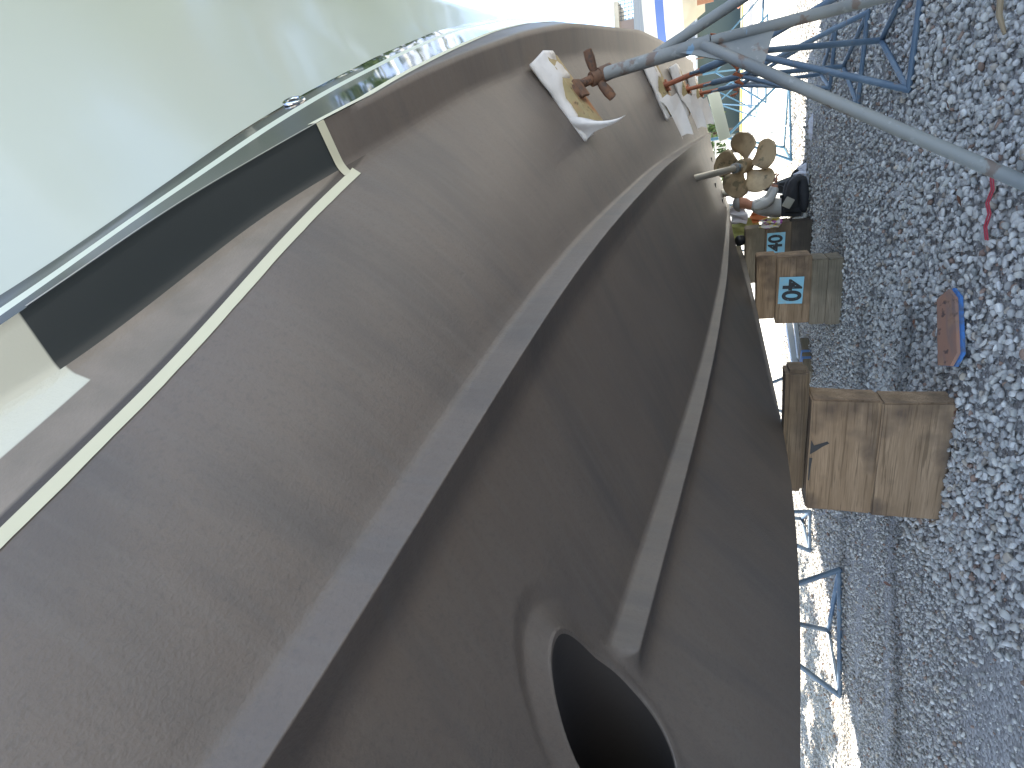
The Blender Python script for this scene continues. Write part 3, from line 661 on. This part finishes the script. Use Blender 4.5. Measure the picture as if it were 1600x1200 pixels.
# ---------------------------------------------------------------- propeller
M['bronze'] = mat('dull bronze', (.50, .37, .22), rough=.5, metal=.25, col=[(6, 8, .42, .6, (.30, .21, .12), 1, (1, 1, 1)), (14, 6, .56, .64, (.13, .12, .07), .7, (1, 1, 1)), (30, 4, .6, .7, (.4, .3, .17), .6, (1, 1, 1))])
M['shaft'] = mat('shaft steel', (.5, .47, .4), rough=.4, metal=.4, col=[(5, 4, .5, .7, (.35, .3, .22), .8, (1, 1, 1))])
pc = Vector((-.08, 6.2, .795)); pa = Vector((.02, .6, -.25)).normalized()      # shaft axis, running aft and down
prop = empty('propeller', pc, 'five bladed bronze propeller on a bare shaft under the stern', 'propeller')
mb = MB(); mb.tube([pc-pa*.135, pc-pa*.12, pc+pa*.03, pc+pa*.075, pc+pa*.1], [.060, .068, .070, .056, .03], 24); mb.build('hub', M['bronze'], prop, True)
mb = MB(); mb.tube([pc-pa*1.2, pc-pa*.07], .03, 20); mb.build('shaft', M['shaft'], prop, True)
u0 = Vector((1, 0, 0)); u0 = (u0-pa*u0.dot(pa)).normalized(); v0 = pa.cross(u0).normalized()
if v0.z < 0: v0 = -v0
for k in range(5):
    a0 = R(-1+72*k); rows_ = []
    for i in range(15):
        t = i/14; r = .045+.275*t
        wdt = .026+.135*smooth01(t/.72)
        wdt *= math.sqrt(max(0, 1-max(0, (t-.60)/.402)**2.2))
        wdt = max(wdt, .004); pit = math.atan2(.42, 2*math.pi*r+.15)*1.0
        rw = []
        for j in range(11):
            s_ = (j/10-.5)*2*wdt; an = a0+(s_*math.cos(pit))/max(r, .07)*.92+.26*t*t; ax = s_*math.sin(pit)
            th = 1
            rw.append(pc+(u0*math.cos(an)+v0*math.sin(an))*r+pa*ax)
        rows_.append(rw)
    o = gmesh('blade', rows_, M['bronze'], prop); md = o.modifiers.new('t', 'SOLIDIFY'); md.thickness = .009; md.offset = 0

# ---------------------------------------------------------------- stern fittings that touch the hull
def bottom_pt(y, off, dz=0):
    P_, _ = profile(y); P_ = np.array(P_[:iCH]); return Vector((xk(y)+off, y, float(np.interp(off, P_[:, 0], P_[:, 1]))+dz))
p_ = bottom_pt(7.9, .82); mb = MB(); mb.tube([p_+Vector((0, 0, .03)), p_+Vector((0, 0, -.10))], [.05, .045], 18); mb.build('rudder_post', M['shaft'], boat, True)
mb = MB(); mb.tube([p_+Vector((0, 0, -.10)), p_+Vector((0, 0, -.15))], .06, 18); mb.build('rudder_bearing', M['hole'], boat, True)
for (y, o_) in ((6.9, 1.0), (7.3, .78), (7.6, 1.25)):
    p_ = bottom_pt(y, o_); mb = MB(); ring(mb, p_, (.2, 0, -1), (0, 1, 0), .035, .008, .6, 20, 6); mb.tube([p_+Vector((0, 0, .02)), p_-Vector((0, 0, .006))], .03, 16); mb.build('through_hull', M['hole'], boat, True)

# ---------------------------------------------------------------- things on the gravel
M['boardtop'] = mat('weathered orange board', (.36, .19, .125), rough=.8, col=[(3, 6, .45, .62, (.22, .16, .14), .8, (1, 4, 1)), (22, 4, .6, .68, (.07, .05, .05), .8, (1, 1, 1)), (5, 4, .55, .7, (.45, .24, .13), .8, (1, 3, 1))], bump=[(60, .3, .002)])
M['foam'] = mat('blue foam edge', (.06, .18, .45), rough=.8, col=[(30, 4, .45, .6, (.1, .12, .16), .7, (1, 1, 1))], bump=[(60, .6, .006)])
brd = empty('painted_board', (-.84, 2.86, .03), 'worn orange board with a blue underside lying on the gravel near the nearest block stack', 'board', rz=R(36))
mb = MB(); ol = [(-.20, -.02), (-.15, -.066), (.14, -.066), (.205, -.03), (.19, .05), (-.17, .058)]
def prism(mb, ol, z0, z1):
    n = len(ol); mb.add([(x, y, z0) for x, y in ol]+[(x, y, z1) for x, y in ol], [tuple(range(n))[::-1], tuple(range(n, 2*n))]+[(i, (i+1) % n, n+(i+1) % n, n+i) for i in range(n)])
prism(mb, ol, .012, .026); a = mb.build('board_top', M['boardtop'], None); a.parent = brd
mb = MB(); prism(mb, [(x*1.02, y*1.03-.008) for x, y in ol], -.002, .0115); a = mb.build('blue_underside', M['foam'], None); a.parent = brd
brd.rotation_euler = (R(14), R(3), R(36)); brd.location.z = .05; brd.scale = (.88, 1.05, 1)
M['redstrap'] = mat('red webbing', (.38, .04, .06), rough=.8, bump=[(200, .4, .002)])
pts = [(-.195, 2.71, .04), (-.24, 2.70, .035), (-.29, 2.715, .04), (-.33, 2.70, .033), (-.38, 2.71, .036), (-.43, 2.695, .03)]
mb = MB()
for dz in (0, .008): mb.tube([Vector(p)+Vector((0, dz*1.5, dz*.4)) for p in pts], .0032, 8)
tag(mb.build('strap', M['redstrap'], None, True), 'thin red strap lying on the gravel by the foot of the grey stand leg', 'strap')
M['stick'] = mat('dry stick', (.28, .21, .13), rough=.9)
mb = MB(); mb.tube([(.30, 2.83, .03), (.37, 2.86, .045), (.52, 2.9, .04)], [.006, .011, .011], 8)
tag(mb.build('stick', M['stick'], None, True), 'tan wooden stick on the gravel at the upper right of the picture', 'stick')
M['cloth'] = mat('white cloth', (.62, .62, .68), rough=.9)
def crumple(name, c, sx, sy, sz, label, cat, m_, seed=0, n=22, group=None):
    rg = np.random.default_rng(seed); rows_ = []
    ph = rg.uniform(0, 6.28, 12)
    for i in range(n):
        rw = []
        for j in range(n):
            u, v = i/(n-1)*2-1, j/(n-1)*2-1; q = 1+.12*math.sin(5*math.atan2(v, u)+ph[0])+.08*math.sin(9*math.atan2(v, u)+ph[1])
            k = max(abs(u), abs(v)); l = math.hypot(u, v) or 1; d = k/l*q
            h = (1-k**2)*(.55+.3*math.sin(6*u+ph[2]+2*v)+.25*math.sin(8*v+ph[3]-3*u)+.15*math.sin(15*u*v+ph[4]))
            rw.append((c[0]+u*d*sx, c[1]+v*d*sy, c[2]+max(0, h)*sz))
        rows_.append(rw)
    o = gmesh(name, rows_, m_); md = o.modifiers.new('t', 'SOLIDIFY'); md.thickness = .002; return tag(o, label, cat, group)
crumple('rag', (.22, 7.78, .03), .14, .05, .05, 'white crumpled rag lying in the gravel well aft of the stands', 'rag', M['cloth'], 3)
M['leaf'] = mat('dead leaf', (.16, .07, .04), rough=.7)
LV = [(-1.18, 2.72), (-.3, 3.0), (.1, 3.3), (-1.9, 2.5), (-1.4, 3.6), (.42, 2.6), (-2.6, 3.3), (-.95, 3.4)]
LN = ['reddish leaf at the bottom corner of the nearest block stack', 'brown leaf near the grey stand leg', 'brown leaf in front of the second stand foot', 'dark leaf on the packed dust patch', 'leaf left of the middle block stack', 'leaf close to the tan stick', 'leaf farthest left in the shade under the hull', 'curled leaf between the orange board and the middle stack']
lf = None
for i, (x, y) in enumerate(LV):
    if lf is None:
        mb = MB(); mb.add([(-.026, 0, 0), (-.008, -.011, .007), (.014, -.009, .004), (.03, 0, .012), (.012, .011, .009), (-.01, .01, .003), (0, 0, -.001)], [(0, 1, 6), (1, 2, 6), (2, 3, 6), (3, 4, 6), (4, 5, 6), (5, 0, 6)])
        o = lf = mb.build('dead_leaf', M['leaf'], None, True, angle=None)
    else: o = lf.copy(); COL.objects.link(o)
    o.location = (x, y, .038); o.rotation_euler = (random.uniform(-.5, .5), random.uniform(-.4, .4), random.uniform(0, 6)); o.scale = [random.uniform(.7, 1.3)]*3
    tag(o, LN[i], 'leaf', 'dead leaves scattered on the gravel')
# white pipe lengths on the ground beyond the blocks
M['pvc'] = mat('white painted metal', (.5, .52, .55), rough=.5)
for k, (a, b, r, lab) in enumerate([((-2.25, 9.0, .10), (-2.85, 8.0, .06), .055, 'white boxy gutter length lying beyond the middle stack, the wider one'), ((-2.12, 8.7, .04), (-2.62, 7.85, .04), .035, 'narrow white gutter length lying nearest the banded timber')]):
    mb = MB(); d = Vector(b)-Vector(a); mb.box(((Vector(a)+Vector(b))/2), (d.length, r*2, r*1.5), d.to_track_quat('X', 'Z').to_matrix(), bev=.006)
    tag(mb.build('gutter_length', M['pvc'], None), lab, 'gutter', 'white gutter lengths on the ground')
for k, u in enumerate((.30, .44)):
    pass
tb = [o for o in COL.objects if o.name.startswith('timber_block') and 'blue painted' in o.get('label', '')][0]
for u in (-.06, .05):
    mb = MB(); bm = bmesh.new(); bmesh.ops.create_cube(bm, size=1)
    for v in bm.verts: v.co = Vector((v.co.x*.035+u, v.co.y*.288, v.co.z*.108+.053))
    mb.bm(bm); b_ = mb.build('painted_band', M['bluep'], None); b_.parent = tb

# ---------------------------------------------------------------- the kneeling man and his things
def skin_body(name, joints, edges, m_, parent, sub=2):
    me = bpy.data.meshes.new(name); me.from_pydata([j[0] for j in joints], edges, []); o = bpy.data.objects.new(name, me); COL.objects.link(o)
    sk = o.modifiers.new('skin', 'SKIN'); sk.use_smooth_shade = True; sb = o.modifiers.new('sub', 'SUBSURF'); sb.levels = sub; sb.render_levels = sub
    for i, j in enumerate(joints):
        r_ = j[1]; me.skin_vertices[0].data[i].radius = (r_, r_) if not isinstance(r_, tuple) else r_
    me.skin_vertices[0].data[0].use_root = True
    bpy.context.view_layer.update()
    m2 = bpy.data.meshes.new_from_object(o.evaluated_get(bpy.context.evaluated_depsgraph_get())); m2.name = name
    bpy.data.objects.remove(o); o = bpy.data.objects.new(name, m2); COL.objects.link(o); m2.materials.clear(); m2.materials.append(m_)
    m2.polygons.foreach_set('use_smooth', [True]*len(m2.polygons))
    if parent: o.parent = parent
    return o
M['skin'] = mat('sunburnt skin', (.46, .21, .13), rough=.6)
M['shirt'] = mat('pale grey shirt', (.48, .47, .45), rough=.9, bump=[(18, .6, .02), (60, .3, .006)])
M['trouser'] = mat('black work trousers', (.03, .03, .034), rough=.8, bump=[(14, .6, .02)])
M['cap'] = mat('grey cap', (.32, .31, .30), rough=.9)
M['capbrim'] = mat('dark cap brim', (.03, .035, .045), rough=.8)
M['sole'] = mat('pale rubber sole', (.42, .4, .36), rough=.8)
MANX, MANY = -.62, 7.95
man = empty('person', (MANX, MANY, 0), 'man kneeling on the gravel in grey long sleeved shirt, black trousers and grey cap', 'person')
V_ = Vector
# faces +x; x forward, y left, z up (local); skeleton of the visible skin
body = skin_body('body', [((-.02, 0, .36), .09), ((.0, 0, .50), .10), ((.02, 0, .62), .085), ((.035, 0, .675), .05), ((.055, 0, .725), .070), ((.075, 0, .785), .082), ((.065, 0, .84), .068),
    ((.02, -.13, .615), .045), ((.06, -.15, .45), .036), ((.20, -.12, .395), .027), ((.255, -.11, .39), .024), ((.02, .13, .615), .045), ((.09, .15, .46), .036), ((.21, .10, .41), .027), ((.26, .09, .40), .024)],
    [(0, 1), (1, 2), (2, 3), (3, 4), (4, 5), (5, 6), (2, 7), (7, 8), (8, 9), (9, 10), (2, 11), (11, 12), (12, 13), (13, 14)], M['skin'], man)
bm = bmesh.new(); bm.from_mesh(body.data)                    # face relief: nose, chin and eye hollows pressed from the head itself
for v in bm.verts:
    c = v.co
    if c.z > .70 and c.x > .06:
        n_ = math.exp(-((c.y)/.012)**2-((c.z-.785)/.018)**2); v.co.x += .026*n_
        for sy in (-1, 1): v.co.x -= .007*math.exp(-((c.y-sy*.024)/.012)**2-((c.z-.80)/.010)**2)
        v.co.x += .008*math.exp(-(c.y/.02)**2-((c.z-.735)/.014)**2)
        v.co.x -= .005*math.exp(-(c.y/.022)**2-((c.z-.757)/.005)**2)
bm.to_mesh(body.data); bm.free()
for sy in (-1, 1):
    mb = MB(); ring(mb, V_((.055, sy*.080, .775)), (0, sy, .2), (0, 0, 1), .015, .006, .65, 14, 6); mb.build('ear', M['skin'], None, True).parent = man
for hx, hy, hz in ((.262, -.11, .39), (.267, .09, .40)):    # hands: palm with five bent fingers
    J = [((hx, hy, hz), .024), ((hx+.045, hy, hz), .027)]; E_ = [(0, 1)]
    for q in range(4):
        yy_ = (q-1.5)*.015; L1 = (.030, .036, .034, .026)[q]; b = len(J)
        J += [((hx+.062, hy+yy_, hz+.003), .0105), ((hx+.062+L1, hy+yy_*1.25, hz-.006), .0098), ((hx+.064+L1*1.4, hy+yy_*1.2, hz-.030), .0085)]
        E_ += [(1, b), (b, b+1), (b+1, b+2)]
    b = len(J); J += [((hx+.03, hy+.028, hz-.004), .009), ((hx+.06, hy+.038, hz-.022), .0075)]; E_ += [(1, b), (b, b+1)]
    skin_body('hand', J, E_, M['skin'], man, 1)
skin_body('shirt', [((-.05, 0, .26), (.135, .13)), ((-.04, 0, .36), (.14, .13)), ((-.01, 0, .48), (.15, .13)), ((.0, 0, .59), (.135, .11)), ((.02, 0, .655), (.07, .07)),
    ((.01, -.14, .605), .066), ((.055, -.16, .46), .056), ((.19, -.122, .398), .043), ((.225, -.115, .393), .036), ((.01, .14, .605), .066), ((.085, .16, .46), .056), ((.20, .103, .41), .043), ((.235, .095, .405), .036)],
    [(0, 1), (1, 2), (2, 3), (3, 4), (3, 5), (5, 6), (6, 7), (7, 8), (3, 9), (9, 10), (10, 11), (11, 12)], M['shirt'], man)
skin_body('trousers', [((-.06, 0, .25), (.13, .12)), ((-.03, -.09, .22), .095), ((.28, -.12, .20), .075), ((.30, -.12, .10), .06), ((.06, -.12, .07), .055), ((-.12, -.12, .07), .04),
    ((-.03, .09, .22), .095), ((.27, .13, .22), .075), ((.28, .13, .11), .06), ((.05, .12, .07), .055), ((-.12, .12, .07), .04)],
    [(0, 1), (1, 2), (2, 3), (3, 4), (4, 5), (0, 6), (6, 7), (7, 8), (8, 9), (9, 10)], M['trouser'], man)
for sy in (-1, 1):
    skin_body('shoe', [((-.11, sy*.12, .06), .035), ((-.18, sy*.12, .055), .036), ((-.19, sy*.12, .12), .03), ((-.17, sy*.12, .20), .026)], [(0, 1), (1, 2), (2, 3)], M['sole'], man, 2)
bm = bmesh.new(); bmesh.ops.create_uvsphere(bm, u_segments=24, v_segments=14, radius=.096)
bmesh.ops.delete(bm, geom=[v for v in bm.verts if v.co.z < -.012], context='VERTS')
for v in bm.verts: v.co = Vector((v.co.x*1.08, v.co.y*.94, v.co.z*.85))
mb = MB(); mb.bm(bm); a = mb.build('cap', M['cap'], None, True); a.parent = man; a.location = (.068, 0, .805); a.rotation_euler.y = R(-4); md = a.modifiers.new('t', 'SOLIDIFY'); md.thickness = .004
rows_ = [[(.14+.09*math.cos(t)*k+.0, .075*math.sin(t)*(.9+.1*k), .812-.012*k+.018*abs(math.cos(t))*(1-k)) for k in (0, .35, .7, 1)] for t in np.linspace(-math.pi/2, math.pi/2, 15)]
a = gmesh('cap_brim', rows_, M['capbrim']); a.parent = man; md = a.modifiers.new('t', 'SOLIDIFY'); md.thickness = .004
mb = MB(); mb.box((.03, -.235, .26), (.12, .045, .10), Matrix.Rotation(R(30), 3, 'Y'), bev=.01); a = mb.build('belt_pouch', mat('tan canvas pouch', (.33, .31, .26), rough=.9), None, True); a.parent = man
# clutter round him
crumple('rag', (-.27, 8.1, .04), .10, .08, .13, 'bunched white cloth on the ground by the knees of the man', 'rag', M['cloth'], 5)
crumple('rag', (-.37, 8.0, .02), .12, .09, .08, 'grey white rag spread just in front of the kneeling man', 'rag', mat('grey cloth', (.35, .35, .36), rough=.9), 9)
M['blackbag'] = mat('black bag', (.02, .02, .022), rough=.5)
crumple('bin_bag', (-.44, 8.35, .01), .26, .16, .42, 'black plastic bag slumped on the gravel behind the man', 'bag', M['blackbag'], 12)
M['yel'] = mat('yellow green fabric', (.38, .40, .16), rough=.9); M['org'] = mat('orange fabric', (.62, .2, .07), rough=.8)
def hang(name, x, y, z0, z1, wd, m_, label, cat, seed):
    rows_ = []
    for i in range(16):
        t = i/15; rows_.append([(x+(s_-.5)*wd*(1+.3*t)+.01*math.sin(t*7+s_*9+seed), y+.03*math.sin(s_*14+seed+t*2), z1+(z0-z1)*t+.02*math.sin(s_*6+seed)) for s_ in np.linspace(0, 1, 14)])
    o = gmesh(name, rows_, m_); md = o.modifiers.new('t', 'SOLIDIFY'); md.thickness = .004; return tag(o, label, cat)
tag_ = None
rack = simple_frame([((-.60, 8.55, .92), (-1.25, 8.6, .90)), ((-.60, 8.55, 0), (-.60, 8.55, .92)), ((-1.25, 8.6, 0), (-1.25, 8.6, .90)), ((-.92, 8.57, .60), (-.92, 8.57, .91))], .012, M['bluefar'], 'clothes_rail', 'thin blue rail carrying fabrics behind the kneeling man', 'rail')
hang('safety_vest', -.98, 8.53, .55, .90, .30, M['yel'], 'yellow green vest hung behind the kneeling man', 'vest', 1)
hang('towel', -.74, 8.50, .70, .91, .20, M['cloth'], 'white towel hung beside the yellow green vest', 'towel', 3)
hang('orange_cloth', -.78, 8.47, .42, .64, .16, M['org'], 'orange cloth hanging low behind the man', 'cloth', 5)
bm = bmesh.new(); bmesh.ops.create_icosphere(bm, subdivisions=3, radius=.065)
for v in bm.verts: v.co *= 1+.18*math.sin(v.co.x*60+v.co.z*40)*math.sin(v.co.y*55)
mb = MB(); mb.bm(bm); a = mb.build('brush_head', M['blackbag'], None, True); a.location = (-.98, 7.62, .80); tag(a, 'round black bristly brush lying on top of the farthest stack', 'brush')
# patterned bag on the far stack
M['floral'] = mat('patterned plastic bag', (.62, .56, .52), rough=.5, col=[(14, 2, .55, .58, (.62, .5, .08), 1, (1, 1, 1)), (11, 2, .58, .6, (.35, .08, .3), 1, (1, 1, 1))])
hang('patterned_bag', -.78, 7.47, .36, .58, .10, M['floral'], 'patterned yellow and purple bag draped over the corner of the farthest stack', 'bag', 8)

# ---------------------------------------------------------------- beyond the stern
M['bwhite'] = mat('white hull paint', (.5, .5, .48), rough=.3)
M['bblue'] = mat('blue hull paint', (.05, .12, .38), rough=.25)
M['beige'] = mat('beige bottom primer', (.36, .33, .26), rough=.8, col=[(1, 4, .45, .6, (.46, .42, .34), .7, (1, 1, 1))])
b2 = empty('sailing_boat', (6.5, 20, 0), 'second boat on the hard past the stern, white and blue topside over a beige bottom', 'boat')
def hull2(z_of, mname, name):
    rows_ = []
    for i in range(33):
        t = i/32; x = 3.75+9*t; bw = 1.5*min(1, (t/.25)**.6) if t > 0 else .02
        rake = lambda z: -.55*(z-2.3)*(1-t)**2
        prof_ = [(0, 1.25+.9*max(0, .12-t)*4), (.6*bw, 1.5), (.95*bw, 2.1), (1.0*bw, 2.42), (1.02*bw, 2.62), (1.04*bw, 2.85), (1.05*bw, 3.2)]
        rows_.append([(x+rake(z), 20-o_, z) for o_, z in prof_[z_of[0]:z_of[1]+1]])
    return gmesh(name, rows_, M[mname], b2)
hull2((0, 2), 'beige', 'hull_bottom'); hull2((2, 4), 'bwhite', 'boot_band'); hull2((4, 5), 'bblue', 'blue_band'); hull2((5, 6), 'bwhite', 'topside')
mb = MB(); mb.add([(3.6, 19.99, 3.1), (5, 18.5, 3.2), (12.7, 18.4, 3.2), (12.7, 21.5, 3.2), (5, 21.5, 3.2)], [(0, 1, 2, 3, 4)]); mb.add([(12.74, 20, 1.25), (12.74, 18.5, 1.6), (12.74, 18.4, 3.2), (12.74, 21.5, 3.2), (12.74, 21.5, 1.6)], [(0, 1, 2, 3, 4)]); mb.build('deck', M['bwhite'], b2)
mb = MB(); mb.box((5.5, 19.6, .63), (1.6, .5, 1.25), bev=.02); mb.build('keel', M['beige'], b2)
mb = MB(); mb.box((4.65, 19.2, 1.78), (1.0, .05, .66), bev=.01)
bn = empty('banner', (4.75, 18.2, 1.45), 'brown banner with white script lettering hung under the second boat', 'banner')
mb = MB(); bm = bmesh.new(); bmesh.ops.create_cube(bm, size=1)
for v in bm.verts: v.co = Vector((v.co.x*1.5, v.co.y*.02, v.co.z*.42))
mb.bm(bm); a = mb.build('cloth', mat('brown banner', (.32, .16, .09), rough=.8), None); a.parent = bn
text_mesh('Sup', .34, .003, M['stripe'], 'lettering', bn, (-.28, -.018, .0), (R(90), 0, 0))
tag(simple_frame([((3.6, 17.6, .62), (5.4, 17.9, 1.75))], .03, mat('orange pole paint', (.7, .16, .07), rough=.5), 'orange_pole', 'thin orange pole leaning in front of the second boat', 'pole'))
M['teal'] = mat('dark green grey shed cladding', (.07, .095, .09), rough=.8)
shed = empty('storage_shed', (6, 42, 0), 'low dark green grey shed behind the blue stands', 'shed')
mb = MB(); mb.box((6.3, 44, 1.25), (9.6, 5, 2.5)); mb.build('wall', M['teal'], shed)
mb = MB(); mb.box((6.3, 43.8, 2.56), (10.2, 5.8, .12)); mb.build('roof', mat('pale metal roof', (.4, .42, .43), rough=.5), shed)
M['corr'] = mat('pale blue grey cladding', (.24, .26, .275), rough=.7, bump=[])
M['brn'] = mat('brown wall panel', (.20, .16, .14), rough=.8)
bd = empty('warehouse', (16, 56, 0), 'grey corrugated warehouse with a brown roof terrace in the far distance', 'building')
mb = MB(); mb.box((19.5, 60, 4.12), (19, 8, 8.24)); mb.build('wall', M['corr'], bd)
mb = MB()
for z in np.arange(.5, 8.2, .45): mb.box((19.5, 55.985, z), (18.9, .04, .035))
mb.build('cladding_joint', mat('joint strip grey', (.3, .33, .35), rough=.8), bd)  # horizontal joint strips in one plain grey of their own
mb = MB(); mb.box((11.4, 57.5, 8.85), (2.2, 3, 1.2)); mb.build('terrace_wall', M['brn'], bd)
mb = MB(); mb.box((12.1, 57.5, 9.68), (3.8, 3.4, .42)); mb.build('roof_slab', M['beige'], bd)
mb = MB()
for z in (8.35, 8.65, 8.95, 9.3): mb.box((13.25, 56.0, z), (1.5, .06, .05))
for x in np.arange(12.55, 14.05, .29): mb.box((x, 56.0, 8.85), (.05, .05, 1.2))
mb.build('railing', mat('dark railing', (.05, .06, .07), rough=.6), bd)
# white picket railing beyond the propeller
mb = MB(); mb.box((-.4, 14.0, 1.16), (1.7, .03, .035)); mb.box((-.4, 14.0, .86), (1.7, .03, .03))
fr = empty('white_railing', (-.1, 14, 0), 'white picket railing out in the sun behind the propeller', 'railing'); mb.build('rail', M['bwhite'], fr)
for k in range(14):
    mb = MB(); mb.box((-1.2+k*.122, 14.0, 1.01), (.02, .02, .27)); mb.build('picket', M['bwhite'], fr)
for x in (-1.22, .42): mb = MB(); mb.box((x, 14.04, .6), (.045, .045, 1.2)); mb.build('post', M['bwhite'], fr)

# ---------------------------------------------------------------- trees and shrubs
M['leafm'] = mat('foliage', (.055, .10, .025), rough=.6, col=[(1.2, 4, .4, .65, (.10, .16, .04), 1, (1, 1, 1)), (6, 3, .5, .7, (.035, .065, .02), .7, (1, 1, 1))])
M['bark'] = mat('bark', (.14, .11, .085), rough=.95, bump=[(20, .6, .03)])
def tree(x, y, h, cr_, label, n=5200, leaf=.16, name='broadleaf_tree', cat='tree', group=None, seed=1, trunk=True):
    r_ = np.random.default_rng(seed); t_ = empty(name, (x, y, 0), label, cat, group)
    cl = []
    for k in range(26): 
        a = r_.uniform(0, 6.28); q = cr_*math.sqrt(r_.uniform(.02, 1)); cl.append((x+q*math.cos(a), y+q*math.sin(a), h*r_.uniform(.42, .95)-.18*h*(q/cr_)**2, cr_*r_.uniform(.2, .38)))
    if trunk:
        mb = MB(); mb.tube([(x, y, 0), (x+.1, y, h*.25), (x-.05, y+.1, h*.5), (x, y, h*.75)], [h*.03, h*.024, h*.018, h*.006], 10)
        for c in cl[:12]: mb.tube([(x, y, h*.33), ((x+c[0])/2, (y+c[1])/2, h*.4+(c[2]-h*.4)*.5), c[:3]], [h*.012, h*.008, h*.002], 6)
        mb.build('trunk', M['bark'], t_, True)
    ci = r_.integers(0, len(cl), n); C_ = np.array(cl)[ci]; d = r_.normal(size=(n, 3)); d /= np.linalg.norm(d, axis=1, keepdims=True)
    c = C_[:, :3]+d*(C_[:, 3]*r_.uniform(.35, 1.1, n))[:, None]*[1, 1, .75]
    u = r_.normal(size=(n, 3)); u /= np.linalg.norm(u, axis=1, keepdims=True); v = np.cross(u, r_.normal(size=(n, 3))); v /= np.linalg.norm(v, axis=1, keepdims=True)
    s_ = leaf*r_.uniform(.6, 1.3, n)[:, None]; V = np.stack([c-u*s_, c-v*s_*.45, c+u*s_, c+v*s_*.45], 1).reshape(-1, 3)
    mb = MB(); mb.v = [tuple(p) for p in V]; mb.f = [(4*i, 4*i+1, 4*i+2, 4*i+3) for i in range(n)]; mb.build('crown', M['leafm'], t_)
    return t_
tree(9.5, 12.0, 13, 3.4, 'tall broadleaf tree standing to the right of the yard, mirrored in the black stripe', seed=2, group='trees right of the yard')
tree(8.4, 6.2, 17, 4.2, 'leafy tree closest to the yard on the right, tall over the stands', seed=8, group='trees right of the yard', n=11000, leaf=.22)
tree(12.0, 8.5, 9.0, 3.4, 'spreading tree right of the yard, nearest of the mirrored trees', seed=3, group='trees right of the yard')
tree(13, 17, 12, 3.5, 'tallest tree right of the yard behind the others', seed=4, group='trees right of the yard')
tree(-7.2, 7.4, 6.5, 1.7, 'slim tree on the far side casting mottled shade on the sunlit ground', seed=5, n=3000, leaf=.14)
for k, (x, y, h, c_) in enumerate([(1.6, 38.5, 3.2, 1.2), (-.8, 39, 2.6, 1.5), (.4, 39.5, 4.0, 1.2), (-3, 40, 3.5, 2.0)]):
    tree(x, y, h, c_, ['small round shrub left of the dark shed', 'low wide shrub behind the white railing', 'taller shrub at the end of the yellow kerb', 'broad shrub farthest left behind the kerb'][k], n=1500, leaf=.12, name='shrub', cat='shrub', group='shrubs at the end of the yard', seed=20+k)
tree(20.0, 70, 11.0, 1.9, 'tree top just showing beyond the far warehouse', n=1200, leaf=.3, seed=31)


# marks on the nearest blocks
M['burn'] = mat('black tar smear', (.025, .022, .022), rough=.6)
mbk = [o for o in COL.objects if 'black burn mark' in o.get('label', '')][0]
def decal(pts, parent, z, name):
    mb = MB(); mb.add([(x, z, y_) for x, y_ in pts], [tuple(range(len(pts)))]); o = mb.build(name, M['burn'], None); o.parent = parent; return o
ox = mbk.location.x; oz = mbk.location.z; w_ = -.0885
decal([(-1.45-ox, .288), (-1.43-ox, .262), (-1.405-ox, .235), (-1.385-ox, .205), (-1.375-ox, .215), (-1.39-ox, .25), (-1.40-ox, .272), (-1.37-ox, .286)][::-1], mbk, w_, 'tar_mark')
decal([(-1.47-ox, .290), (-1.60-ox, .291), (-1.60-ox, .286), (-1.52-ox, .281), (-1.47-ox, .276)], mbk, w_, 'tar_mark')

# shaft nut, anode and paint runs on the running gear
mb = MB(); mb.tube([pc-pa*.30, pc-pa*.28, pc-pa*.22, pc-pa*.20], [.030, .046, .046, .030], 20); mb.build('anode', M['galv'], prop, True)
mb = MB(); mb.tube([pc+pa*.1, pc+pa*.13], .03, 6); mb.build('nut', M['bronze'], prop)
